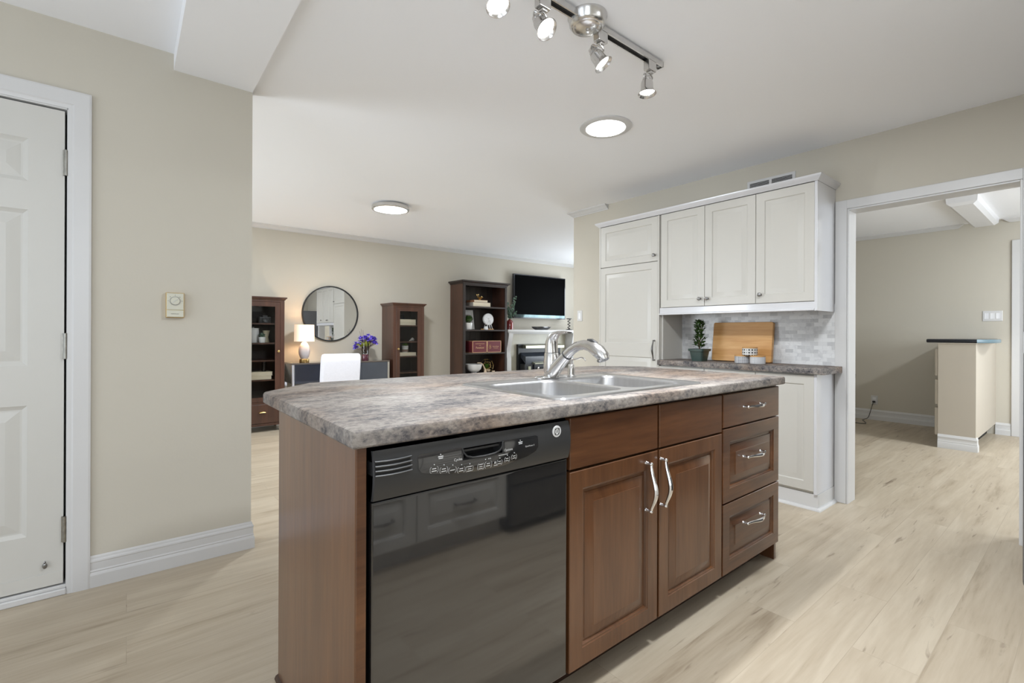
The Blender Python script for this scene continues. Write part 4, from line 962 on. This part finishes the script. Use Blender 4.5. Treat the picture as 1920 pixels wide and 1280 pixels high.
tag(G().box(4.165, 4.222, 5.818, 5.824 + .0, z + .0, z + .05, .004).lathe([(.022, .0), (.024, .045), (0, .045)], (4.193, 5.806, z), 14).done('candle_cup', CERW), 'little white cup in front of the clock stand', 'cup')
# third shelf: burgundy cartons
z = SHZ[2] + .0006
def carton(x0, x1, label):
    t = thing('gift_carton', label, 'box', ((x0 + x1) / 2, 5.93, z), 0, 'burgundy gift cartons')
    y0 = 5.80; h = .176
    G().box(x0, x1, y0, 6.05, z, z + h).done('carton', REDBOX, t)
    g = G(); mpc = negY(y0)
    for a, b2, c, d3 in ((x0, x0 + .009, z, z + h), (x1 - .009, x1, z, z + h), (x0, x1, z, z + .007), (x0, x1, z + h - .006, z + h)): g.quadloop([[mpc(a, c, .0006), mpc(b2, c, .0006), mpc(b2, d3, .0006), mpc(a, d3, .0006)]], False, True)
    for k in range(2): zz = z if k == 0 else z + h - .006; g.quadloop([[Vector((x0 - .0006, y, w)) for y, w in ((y0, zz), (6.05, zz), (6.05, zz + .006), (y0, zz + .006))]], False, True)
    g.done('gold_edging', GOLDI, t)
    return t, mpc
t, mpc = carton(3.936, 4.2005, 'burgundy gold edged carton with large lettering on the bookcase shelf')
text('Panettoni', 'lettering', GOLDI, t, mpc, 4.07, z + .074, .043, .0012, sx=.9)
text('MASTRI PASTICCERI', 'lettering', GOLDI, t, mpc, 4.07, z + .132, .0185, .0012)
text('antica', 'lettering', GOLDI, t, mpc, 4.07, z + .107, .016, .0012)
t, mpc = carton(4.2015, 4.466, 'burgundy gold edged carton with a small teardrop emblem on the bookcase shelf')
text('Buone Feste', 'lettering', GOLDI, t, mpc, 4.362, z + .090, .023, .0012); text('Panettone', 'lettering', GOLDI, t, mpc, 4.362, z + .066, .020, .0012)
g = G(); pt = []
for k in range(17):
    a = 2 * PI * k / 16; r = .019; pt.append(mpc(4.255 + r * math.sin(a) * (1 if math.cos(a) < 0 else 1 - .75 * math.cos(a) ** 2), z + .082 + r * 1.5 * math.cos(a) * (1 if math.cos(a) < 0 else 1.25), .0016))
g.tube(pt, .0018, 4, False); g.tube([mpc(4.255, z + .068, .0016), mpc(4.258, z + .083, .0016), mpc(4.254, z + .098, .0016)], .003, 4); g.done('emblem', GOLDI, t)
# fourth shelf: bowl, bead string, terrarium
z = SHZ[3] + .0006
t = thing('bowl', 'white footed ceramic bowl on the lowest visible bookcase shelf', 'bowl', (4.03, 5.90, z))
G().lathe([(.045, 0), (.046, .010), (.040, .014), (.075, .028), (.108, .065), (.122, .112), (.128, .136), (.124, .137), (.116, .112), (.100, .065), (.07, .036), (0, .028)], (4.03, 5.90, z), 36).done('body', CERW, t)
t = thing('bead_garland', 'pale wooden bead garland with a tassel draped over the white bowl', 'garland', (4.18, 5.86, z))
g = G(); P = smooth([(4.10, 5.90, z + .150), (4.137, 5.885, z + .148), (4.168, 5.872, z + .128), (4.18, 5.845, z + .085), (4.186, 5.832, z + .055)], 5)
for q in P: g.ball(q, .0105, seg=8)
g.done('beads', ROPE, t)
g = G().lathe([(.012, .055), (.013, .045), (.020, .02), (.024, 0), (0, 0)], (4.187, 5.826, z), 12); g.done('tassel', ROPE, t)
t = thing('terrarium', 'gold edged geometric glass terrarium with a small green plant', 'terrarium', (4.29, 5.93, z))
gg = bmesh.new(); bmesh.ops.create_icosphere(gg, subdivisions=1, radius=.100)
# dodecahedron frame = dual of the icosahedron
fc = {f.index: f.calc_center_median().normalized() * .105 for f in gg.faces}; R_ = Matrix.Rotation(.35, 4, 'X') @ Matrix.Rotation(.3, 4, 'Z'); cen = Vector((4.29, 5.93, z + .096))
g = G()
for e in gg.edges:
    a, b2 = [cen + R_ @ fc[f.index] for f in e.link_faces]; g.tube([a, b2], .0034, 5)
lo_ = min(v.co.z for v in g.b.verts)
bmesh.ops.translate(g.b, verts=g.b.verts[:], vec=(0, 0, z - lo_)); g.done('frame', BRASS, t); gg.free()
g = G().lathe([(.030, .0), (.052, .012), (.058, .034), (.05, .042), (0, .046)], (4.29, 5.93, z + .004), 16); g.done('pebbles', ROPE, t)
random.seed(5); g = G()
for k in range(30):
    a = random.random() * 6.28; b0 = Vector((4.29, 5.93, z + .045)); g.leaf(b0, b0 + Vector((.055 * math.cos(a), .055 * math.sin(a), random.uniform(.02, .095))), .020, (0, 0, 1), .2)
g.done('foliage', LEAFG, t)
tag(G().box(4.31, 4.35, 5.80, 5.83, z, z + .03, .004).done('wood_block', ROPE), 'tiny pale wooden block beside the terrarium', 'block')

# contents of the cabinet by the vase
z = 1.2006
book(2.80, 3.045, 5.85, 6.06, z, .038, 'lower cream book behind glass on the upper shelf', PALEC)
book(2.80, 3.045, 5.85, 6.06, z + .0385, .040, 'upper cream book behind glass on the upper shelf', PALEC)
g = G(); g.rings(-.10, .10, 0, .16, [(0, -.012), (0, 0), (.018, 0), (.02, -.004)], lambda u, v, w: Vector((u, -w, v)))
g.rot(Matrix.Translation((2.90, 6.09, z + .003)) @ Matrix.Rotation(math.radians(-8), 4, 'X')); tag(g.done('picture_frame', IRONB), 'dark blue frame leaning behind the cream books in the glass cabinet', 'frame')
z = .5756
z = .7906
book(2.80, 3.052, 5.85, 6.06, z, .044, 'single cream book under the striped planter', PALEC)
planter('planter', 2.925, 5.93, z + .0445, .046, .090, CERW, LEAFG, 'bright green plant in a white pot with brown base, behind glass', 22, .06, .05, .022, 8, mat('brown_glaze', srgb(128, 104, 92), .5, var=.1))
t = thing('shell_ornament', 'small grey shell ornament on the second shelf of the glass cabinet', 'ornament', (3.03, 5.93, .9836))
g = G(); g.quadloop([[Vector((2.98 + k * .018, 5.93 + r * math.cos(q), .984 + r * 1.0 + r * math.sin(q))) for q in [2 * PI * i / 10 for i in range(10)]] for k, r in enumerate((.002, .010, .020, .026, .020))]); g.done('shell', GREYB, t)
# contents of the cabinet by the lamp
z = .9836
t = thing('canister', 'tall white lidded canister behind glass beside the small planter', 'canister', (1.085, 5.92, z))
G().lathe([(.056, 0), (.058, .003), (.058, .142), (.054, .146), (0, .146)], (1.085, 5.92, z), 28).done('jar', CERW, t)
G().lathe([(.056, .1465), (.060, .148), (.060, .160), (.010, .163), (.010, .172), (0, .174)], (1.085, 5.92, z), 28).done('lid', CERW, t)
planter('planter', 1.160, 5.848, z, .035, .062, CERW, LEAFE, 'tiny trailing plant in a round white pot behind glass', 20, .04, .06, .026, 11)
t = thing('goblet', 'pale yellow waisted ceramic cup behind glass', 'cup', (1.222, 5.95, z)); G().lathe([(.030, 0), (.032, .004), (.024, .045), (.022, .06), (.030, .10), (.038, .135), (.034, .135), (.024, .1), (0, .06)], (1.222, 5.95, z), 22).done('body', PALEC, t)
z = .5756
book(1.00, 1.255, 5.83, 6.05, z, .042, 'lower cream book stacked in the cabinet by the lamp', PALEC)
book(1.005, 1.265, 5.83, 6.05, z + .0425, .042, 'upper cream book stacked in the cabinet by the lamp', PALEC)
t = thing('candle_holder', 'slim clear glass candle tube standing on the stacked books', 'candle holder', (1.19, 5.90, z + .085)); G().lathe([(.020, 0), (.020, .105), (.018, .105), (.018, .004), (0, .004)], (1.19, 5.90, z + .0855), 16, True, True).done('tube', CLEAR, t)
z = 1.2006
t = thing('camera_ornament', 'small black vintage camera ornament on the upper glass cabinet shelf', 'ornament', (1.20, 5.92, z)); g = G().box(1.14, 1.26, 5.89, 5.95, z, z + .07, .006).box(1.175, 1.225, 5.90, 5.94, z + .07, z + .085, .003).lathe([(.028, 0), (.028, .03), (.02, .03), (0, .024)], (1.2, 5.89, z + .036), 16, axis=(0, -1, 0)); g.done('body', BLACKS, t)

# desk, chair, lamp, flowers, mirror
t = thing('desk', 'dark glass fronted desk with chrome legs under the round mirror', 'desk', (2.05, 5.96, 0))
dx0, dx1, dz = 1.455, 2.640, .7445
G().box(dx0 + .0, dx1, FF, WF - .015, dz - .018, dz, .002).done('desk_top', mat('dark_glossy_top', srgb(92, 84, 78), .12, var=.04, coat=.5), t)
for x in (dx0, dx1 - .028):
    for y in (FF + .0, WF - .045): G().box(x, x + .028, y + .001, y + .029, 0, dz - .0185, .002).done('leg', CHROME, t)
G().box(dx0 + .004, dx0 + .016, FF + .03, WF - .046, .515, dz - .0185).done('side_panel', NAVY, t); G().box(dx1 - .016, dx1 - .004, FF + .03, WF - .046, .515, dz - .0185).done('side_panel', NAVY, t)
G().box(dx0 + .0285, dx1 - .0285, WF - .046, WF - .03, .515, dz - .0185).done('back_panel', NAVY, t)
for a, b2, m_ in ((dx0 + .029, 1.85, NAVY), (1.852, 2.27, SLATE), (2.272, dx1 - .029, SLATE)):
    g = G()
    if a > 2.0 and a < 2.3: g.rings(a, b2, .512, dz - .020, [(0, -.016), (0, 0)], mpf)
    else: g.rings(a, b2, .512, dz - .020, [(0, -.016), (0, -.001), (.001, 0)], mpf)
    dr = g.done('drawer_front', m_, t)
G().box(dx0 + .03, dx1 - .03, FF + .02, WF - .05, .50, .511).done('drawer_bottom', NAVY, t)
G().box(2.10, 2.27, FF - .0012, FF + .002, .686, .690).done('reveal_line', BLACKM, t)
t = thing('desk_chair', 'white upholstered chair facing the desk with its back to the room', 'chair', (1.81, 5.35, 0))
g = G(); L = []
for z, w, y, th in ((.40, .205, 5.255, .040), (.60, .213, 5.235, .040), (.78, .214, 5.212, .036), (.840, .211, 5.204, .032), (.862, .202, 5.202, .022), (.869, .185, 5.202, .010)):
    L.append([Vector((p.x, p.y, z)) for p in rrect(1.812 - w, 1.812 + w, y - th, y + th, z, min(th * .9, .03), 4)])
g.quadloop(L); g.done('backrest', FABW, t, sharp=70)
g = G().box(1.602, 2.022, 5.296, 5.70, .40, .49, .025, 3); g.done('seat', FABW, t, sharp=70)
for x in (1.615, 1.968):
    for y in (5.255, 5.65): g = G(); g.quadloop([[Vector((x + .0 + (.04 - h) / 2 * 0 + s * h + .02, y + q * h + .02, z)) for s, q in ((-1, -1), (1, -1), (1, 1), (-1, 1))] for z, h in ((0, .013), (.40, .02))]); g.done('leg', DARKW, t)
lz = dz + .0006; LX, LY = 1.628, 5.93
t = thing('table_lamp', 'lit table lamp with pale egg shaped base on the desk', 'lamp', (LX, LY, lz))
G().lathe([(.052, 0), (.054, .003), (.054, .036), (.050, .040), (0, .040)], (LX, LY, lz), 28).done('base', BRASS, t)
G().lathe([(.036, .0405), (.048, .06), (.060, .095), (.064, .128), (.061, .165), (.050, .200), (.032, .228), (.018, .240), (0, .242)], (LX, LY, lz), 32).done('lamp_body', CERL, t)
G().lathe([(.010, .2425), (.010, .262), (.004, .264), (.004, .40), (.008, .41), (0, .414)], (LX, LY, lz), 12).done('stem', BRASS, t)
G().lathe([(.112, .247), (.1085, .444), (.1065, .444), (.110, .247), (.112, .247)], (LX, LY, lz), 40, False, False).done('lamp_shade', SHADE, t)
l = bpy.data.lights.new('table_lamp_bulb', 'POINT'); l.energy = 5; l.color = (1, .76, .5); l.shadow_soft_size = .03; lo = bpy.data.objects.new('table_lamp_bulb', l); COL.objects.link(lo); lo.location = (LX + .02, LY, lz + .33)
G().ball((LX, LY, lz + .33), .018, .018, .028, 10).done('bulb', mat('warm_bulb', (1, .9, .7), .4, emit=(1, .78, .5), estr=3), t)
VX, VY = 2.37, 5.93
t = thing('flower_vase', 'plum and clear glass vase of violet blue irises on the desk', 'flowers', (VX, VY, lz))
G().lathe([(.040, 0), (.042, .004), (.042, .075), (.040, .078), (0, .078)], (VX, VY, lz), 22).done('vase_base', PURGL, t)
G().lathe([(.042, .0785), (.043, .16), (.046, .215), (.044, .215), (.040, .16), (.040, .080)], (VX, VY, lz), 22, False, False).done('vase_neck', CLEAR, t)
random.seed(12); gs = G(); gl = G(); blooms = []
for k in range(34):
    a = random.uniform(0, 2 * PI); e = math.sqrt(random.random()); ox = .155 * e * math.cos(a); oy = .07 * e * math.sin(a); hz = .305 - .10 * e * e + random.uniform(-.045, .02) - (.03 if ox < -.08 else 0)
    p = Vector((VX + .005 + ox, VY + oy, lz + hz)); b0 = Vector((VX + ox * .12, VY + oy * .12, lz + .085)); m_ = (b0 + p) / 2 + Vector((-ox * .12, 0, .02)); gs.tube([b0, m_, p], .0022, 5); blooms.append(p)
for ox, h in ((-.055, .40), (-.03, .385), (-.075, .37)): gs.tube([(VX, VY, lz + .09), (VX + ox * .6, VY, lz + .26), (VX + ox, VY, lz + h)], .0016, 4)
gs.done('stems', TWIG, t)
for k in range(16):
    a = random.uniform(0, 2 * PI); ox = -.03 + random.uniform(-.06, .09); b0 = Vector((VX, VY, lz + .14)); gl.leaf(b0 + Vector((ox * .4, 0, .04)), b0 + Vector((ox * 1.4, random.uniform(-.05, .05), random.uniform(.02, .13))), .026, (random.uniform(-.5, .5), -1, .3), .25)
gl.done('leaves', LEAFY, t)
for k, p in enumerate(blooms):
    g = G()
    for j in range(9):
        a = 2 * PI * j / 9 + random.random(); el = random.uniform(-.3, .9); g.leaf(p, p + Vector((math.cos(a) * math.cos(el), math.sin(a) * math.cos(el), math.sin(el))) * random.uniform(.034, .054), .026, (random.uniform(-.3, .3), random.uniform(-.3, .3), 1), .3)
    g.done('bloom', PETALL if k in (3, 11) else PETAL, t)
t = thing('wall_mirror', 'round wall mirror with a thin black frame above the desk', 'mirror', (2.005, WF, .992))
mc = (2.005, WF - .001, 1.3365)
G().lathe([(.350, 0), (.350, .022), (.3365, .022), (.3365, .006)], mc, 72, True, False, (0, -1, 0)).done('frame', BLACKM, t)
G().lathe([(.3362, .006), (.3362, .0095), (0, .0095)], mc, 72, False, True, (0, -1, 0)).done('mirror_glass', MIRROR, t)

# television
t = thing('television', 'wall mounted flat black television above the fireplace mantel', 'television', (5.51, 6.1, 1.35))
mptv = negY(6.055)
g = G(); g.rings(4.925, 6.112, 1.348, 2.078, [(0, -.045), (0, -.002), (.003, 0), (.016, 0), (.018, -.003)], mptv, True); g.done('casing', mat('navy_gloss_bezel', (.010, .013, .022), .12, coat=.5), t)
G().box(4.945, 6.094, 6.0535, 6.0575, 1.412, 2.060).done('screen', SCREEN, t)
G().box(4.945, 6.094, 6.0530, 6.0572, 1.366, 1.4115).done('speaker_strip', mat('glossy_lower_bezel', (.10, .14, .145), .06, .85, var=.3, scale=(5, 5, 2)), t)
G().box(5.35, 5.68, 6.101, WF - .001, 1.55, 1.85).done('wall_bracket', BLACKM, t)

# fireplace
t = thing('fireplace', 'white mantel fireplace surround with pale stone facing below the television', 'fireplace', (5.42, 5.99, 0))
mx0, mx1, my = 4.614, 6.225, 5.815
g = G().box(mx0, mx1, my, WF - .001, 1.122, 1.156, .003).box(mx0 + .02, mx1 - .02, my + .02, WF - .001, 1.104, 1.1215, .003); g.done('mantel_shelf', TRIM, t)
for xa, s in ((4.655, 1), (6.185, -1)):
    PR = [(my + .03, 1.1035), (my + .03, 1.06), (my + .055, .95), (my + .085, .84), (my + .095, .78), (my + .075, .70), (my + .075, 0), (WF - .01, 0), (WF - .01, 1.1035)]
    g = G(); g.prism(PR, lambda p, q, a: Vector((a, p, q)), min(xa, xa + s * .085), max(xa, xa + s * .085)); g.done('pilaster', TRIM, t)
G().box(4.7405, 6.0995, 6.04, 6.06, 0, 1.1035).done('stone_facing', STONE, t)
G().box(4.7405, 6.0995, 6.0, 6.039, 1.085, 1.1035).done('cornice_strip', TRIM, t)
t = thing('stove_insert', 'black cast iron stove insert set in the fireplace', 'stove', (5.42, 5.95, 0))
sx0, sx1 = 4.965, 5.93
G().box(sx0, sx1, 5.99, 6.0385, .0, .918, .004).done('surround_plate', IRON, t)
g = G(); g.prism([(5.92, .905), (5.90, .895), (5.90, .852), (5.989, .852), (5.989, .912)], lambda p, q, a: Vector((a, p, q)), sx0 + .09, sx1 + .005); g.done('hood', OLIVE, t)
g = G(); g.prism([(5.93, .74), (5.985, .78), (5.985, .70), (5.86, .60), (5.86, .72)], lambda p, q, a: Vector((a, p, q)), sx0 + .05, sx1 - .05); g.done('stove_top', IRONB, t)
G().box(sx0 + .03, sx1 - .03, 5.86, 5.985, .0, .599, .006).done('firebox', IRON, t)
g = G(); g.prism([(5.80, .608), (5.86, .632), (5.86, .600), (5.80, .597)], lambda p, q, a: Vector((a, p, q)), sx0 + .20, sx1 - .20); g.done('shelf_lip', OLIVE, t)
g = G(); g.rings(sx0 + .22, sx1 - .22, .12, .585, [(0, -.012), (0, .012), (.05, .016), (.06, .004)], negY(5.848)); dd = g.done('fire_door', IRON, t)
G().box(sx0 + .10, sx0 + .155, 5.848, 5.8595, .05, .56).done('side_trim', OLIVE, t); G().box(sx1 - .155, sx1 - .10, 5.848, 5.8595, .05, .56).done('side_trim', OLIVE, t)
G().lathe([(.022, 0), (.024, .01), (.020, .02), (.008, .022), (0, .022)], (sx0 + .285, 5.832, .525), 16, axis=(0, -1, 0)).done('knob', NICKEL, dd)
# mantel ornaments
mz = 1.1566
t = thing('vase', 'dark red bottle vase with eucalyptus sprigs at the mantel end', 'vase', (4.735, 5.93, mz))
G().lathe([(.055, 0), (.060, .004), (.060, .10), (.054, .125), (.040, .145), (.020, .158), (.018, .165), (0, .165)], (4.735, 5.93, mz), 24).done('bottle', REDGL, t)
random.seed(21); gs = G(); gl = G()
for ox, oy, h in ((-.055, 0, .30), (-.03, -.02, .22), (.05, -.01, .20), (.08, .0, .30), (.105, -.01, .40), (.02, -.03, .26), (-.075, .0, .22), (.11, -.02, .16)):
    P = smooth([(4.735, 5.93, mz + .16), (4.735 + ox * .35, 5.93 + oy, mz + .16 + h * .35), (4.735 + ox, 5.93 + oy, mz + .12 + h)], 5); gs.tube(P, .002, 4)
    for q in P[2:]:
        for j in range(3):
            a = random.uniform(0, 6.28); gl.leaf(q, q + Vector((.036 * math.cos(a), .022 * math.sin(a), random.uniform(-.012, .03))), .026, (random.uniform(-.5, .5), -1, .4), .1)
gs.done('stems', TWIG, t); gl.done('leaves', LEAFE, t)
t = thing('dish', 'low black oval dish centred on the white mantel', 'bowl', (5.42, 5.93, mz))
g = G(); L = []
for r, z in ((.60, 0), (.66, .002), (.92, .030), (1.0, .052), (.97, .053), (.88, .032), (.5, .010)): L.append([Vector((5.42 + .215 * r * math.cos(q), 5.93 + .075 * r * math.sin(q), mz + z)) for q in [2 * PI * i / 32 for i in range(32)]])
g.quadloop(L); g.done('body', BLACKG, t)
t = thing('candlestick', 'dark twisted metal candlestick near the wall end of the mantel', 'candlestick', (6.08, 5.93, mz))
G().lathe([(.06, 0), (.06, .008), (.018, .022), (.008, .03)], (6.08, 5.93, mz), 18).done('base', IRON, t)
g = G(); g.tube([(6.08 + .020 * math.cos(a), 5.93 + .020 * math.sin(a), mz + .028 + .16 * a / 18.8) for a in [18.8 * k / 60 for k in range(61)]], .007, 6); g.done('twisted_stem', IRON, t)
G().lathe([(.010, .188), (.045, .196), (.048, .206), (.044, .206), (.0, .198)], (6.08, 5.93, mz), 18).done('drip_pan', IRON, t)

# ------------------------------------------------------------------ den seen through the doorway
t = thing('peninsula_cabinet', 'beige painted narrow peninsula cabinet with a dark countertop beyond the doorway', 'cabinet', (6.85, .88, 0))
px0, px1, py0, py1 = 6.185, DEN - .001, .742, 1.012
G().box(px0, px1, py0 + .0, py1, .115, 1.012, .002).done('carcass', GREIGE, t)
G().box(px0 + .07, px1, py0 + .07, py1 - .02, 0, .1145).done('toe_kick', BLACKM, t)
G().box(px0 - .006, px1, py0 - .006, py1 + .010, 1.0125, 1.0235, .003).done('top_molding', GREIGE, t)
g = G(); g.prism(BASE, lambda p, q, a: Vector((px0 - p, a, q)), py0, py1)
g.prism(BASE, lambda p, q, a: Vector((a, py0 - p, q)), px0, px0 + .07)
g.quadloop([[Vector((px0 - p, py0, q)) for p, q in BASE], [Vector((px0 - p, py0 - p, q)) for p, q in BASE], [Vector((px0, py0 - p, q)) for p, q in BASE]], False, False)
g.box(px0 + .001, px0 + .07, py0, py1, 0, .1145); g.done('base_molding', TRIM, t)
for z0, z1 in ((.12, .385), (.42, .66), (.70, .96)):
    g = G(); g.rings(px0 + .012, px0 + .47, z0, z1, [(0, 0), (0, .020), (.006, .026), (.03, .026), (.036, .020)], posY(py1)); dr = g.done('drawer', GREIGE, t)
g = G(); L = []
for dz_, i in ((0, .004), (.006, 0), (.028, 0), (.034, .004)):
    L.append([Vector((x, y, 1.024 + dz_)) for x, y in ((px0 - .008 + i, 1.098 - i), (px0 - .008 + i, .735 + i), (px0 + .06, .665 + i), (px0 + .19, .622 + i), (px0 + .36, .615 + i), (px0 + .56, .632 + i), (px0 + .80, .683 + i), (px0 + 1.0, .716 + i), (px1, .730 + i), (px1, 1.098 - i))])
g.quadloop(L); g.done('countertop', NAVYTOP, t)
g = G(); L = []
for dz_, i in ((.0, .002), (.006, -.0012), (.028, -.0012), (.034, .002)):
    L.append([Vector((x, y, 1.0245 + dz_ * .97)) for x, y in ((px0 - .009 + i, .736), (px0 + .0595, .6642 + i), (px0 + .19, .6212 + i), (px0 + .36, .6142 + i), (px0 + .56, .6312 + i), (px0 + .56, .645), (px0 + .36, .629), (px0 + .19, .636), (px0 + .067, .677), (px0 + .002, .742))])
g.quadloop(L); g.done('edge_strip', TEAL, t)['label'] = 'pale blue laminate edge of the rounded counter end'
# dark chair mostly hidden behind the doorway jamb
t = thing('task_chair', 'dark grey chair mostly hidden behind the doorway casing', 'chair', (6.2, 1.96, 0))
g = G(); L = []
for z, w, y, th in ((.40, .20, 1.97, .018), (.52, .235, 1.98, .02), (.63, .250, 1.99, .02), (.665, .252, 1.992, .018), (.68, .235, 1.993, .010)): L.append(rrect(6.2 - th + (z - .4) * .06, 6.2 + th + (z - .4) * .06, 1.950 - w, 1.950 + w, z, th * .8, 3))
g.quadloop(L); g.done('backrest', IRONB, t)
G().box(5.78, 6.17, 1.78, 2.20, .38, .44, .02).done('seat', IRONB, t)
for x in (5.80, 6.17):
    for y in (1.80, 2.17): G().tube([(x, y, 0), (x, y, .39)], .011, 8).done('leg', BLACKS, t)

# ------------------------------------------------------------------ kitchen side behind the camera (seen in reflections)
# refrigerator at the right edge of the view
t = thing('refrigerator', 'grey two door refrigerator at the right edge beside the doorway', 'refrigerator', (3.23, -.24, 0))
rx, ry0, ry1 = 2.86, -.66, .2040
G().box(rx + .075, WR - .02, ry0, ry1 - .02, .04, 1.62, .006).done('body', FRIDGE, t)
G().box(rx + .09, WR - .03, ry0 + .02, ry1 - .04, 0, .039).done('base_grille', BLACKM, t)
for z0, z1 in ((.055, 1.052), (1.087, 1.625)):
    g = G(); g.quadloop([[Vector((rx + x, y, z)) for y, z in [(p.x, p.y) for p in rrect(ry0 + i, ry1 - i, z0 + i, z1 - i, 0, .03, 4)]] for x, i in ((.07, 0), (.012, 0), (.003, .004), (0, .012))]); dd = g.done('door', FRIDGE, t)
    pull('handle', negX(rx), ry0 + .05, (z0 + .5 if z0 < 1 else z0 + .05), ry0 + .05, (z1 - .05 if z0 < 1 else z1 - .12), NICKEL, dd, .02, .03)
# base cabinets, worktop, range, hood, wall cabinets on the wall behind the camera
KY = -.075; mpk = posY(KY)
def kfront(t, u0, u1, v0, v1, name):
    g = G(); g.rings(u0, u1, v0, v1, RAISED, mpk); o = g.done(name, CABW, t); pull('handle', mpk, (u0 + u1) / 2 - .06, (v0 + v1) / 2, (u0 + u1) / 2 + .06, (v0 + v1) / 2, PEWTER, o, .014, .018); return o
for u0, u1, lab in ((.70, 1.0695, 'white three drawer base cabinet behind the viewpoint, away from the range'), (1.0705, 1.618, 'white wide base cabinet with three drawers next to the range behind the viewpoint')):
    t = thing('drawer_base_cabinet', lab, 'cabinet', ((u0 + u1) / 2, -.38, 0))
    G().box(u0, u1, WBK + .001, KY - .021, .10, .857).done('carcass', CABW, t)
    G().box(u0, u1, KY - .08, KY - .065, 0, .099).done('toe_kick', TRIM, t)
    for v0, v1 in ((.10, .385), (.388, .62), (.623, .848)): kfront(t, u0 + .002, u1 - .002, v0, v1, 'drawer')
tag(G().box(.68, 1.619, WBK + .001, KY + .02, .8585, .896, .004).done('worktop', LAM), 'stone look worktop behind the viewpoint beside the range', 'countertop')
t = thing('range', 'black freestanding range behind the viewpoint', 'range', (2.0, -.37, 0))
G().box(1.624, 2.376, WBK + .001, KY - .01, .03, .885, .004).done('body', BLACKS, t)
G().box(1.624, 2.376, WBK + .001, WBK + .07, .8855, 1.06, .004).done('control_panel', BLACKG, t)
G().box(1.624, 2.376, WBK + .075, KY, .8855, .905, .006).done('cooktop', BLACKG, t)
g = G(); g.rings(1.632, 2.368, .275, .84, [(0, -.009), (0, .03), (.012, .036), (.12, .036), (.125, .032)], mpk); dd = g.done('oven_door', BLACKG, t); pull('handle', mpk, 1.70, .80, 2.30, .80, BLACKS, dd, .004, .075)
g = G(); g.rings(1.632, 2.368, .05, .262, [(0, -.009), (0, .028), (.012, .034)], mpk); g.done('storage_drawer', BLACKG, t)
t = thing('range_hood', 'black under cabinet range hood behind the viewpoint', 'range hood', (2.0, -.45, 1.42)); g = G(); g.prism([(WBK + .001, 1.42), (WBK + .001, 1.55), (-.30, 1.55), (-.20, 1.46), (-.20, 1.42)], lambda p, q, a: Vector((a, p, q)), 1.63, 2.37); g.done('hood_shell', BLACKS, t)
for u0, u1, v0, lab in ((1.0, 1.618, 1.40, 'white wall cabinet behind the viewpoint beside the hood'), (1.63, 2.37, 1.556, 'white wall cabinet above the range hood behind the viewpoint')):
    t = thing('wall_cabinet', lab, 'cabinet', ((u0 + u1) / 2, -.53, v0)); G().box(u0, u1, WBK + .001, -.381, v0, 2.07).done('carcass', CABW, t)
    um = (u0 + u1) / 2
    for a, b2 in ((u0 + .002, um - .001), (um + .001, u1 - .002)): g = G(); g.rings(a, b2, v0 + .003, 2.065, RAISEDW, posY(-.36)); g.done('door', CABW, t)
tag(G().box(.70, 1.619, WBK + .0008, WBK + .009, .897, 1.399).done('wall_tile_panel', SPLASHB), 'taupe tile panel behind the worktop at the viewpoint', 'backsplash')
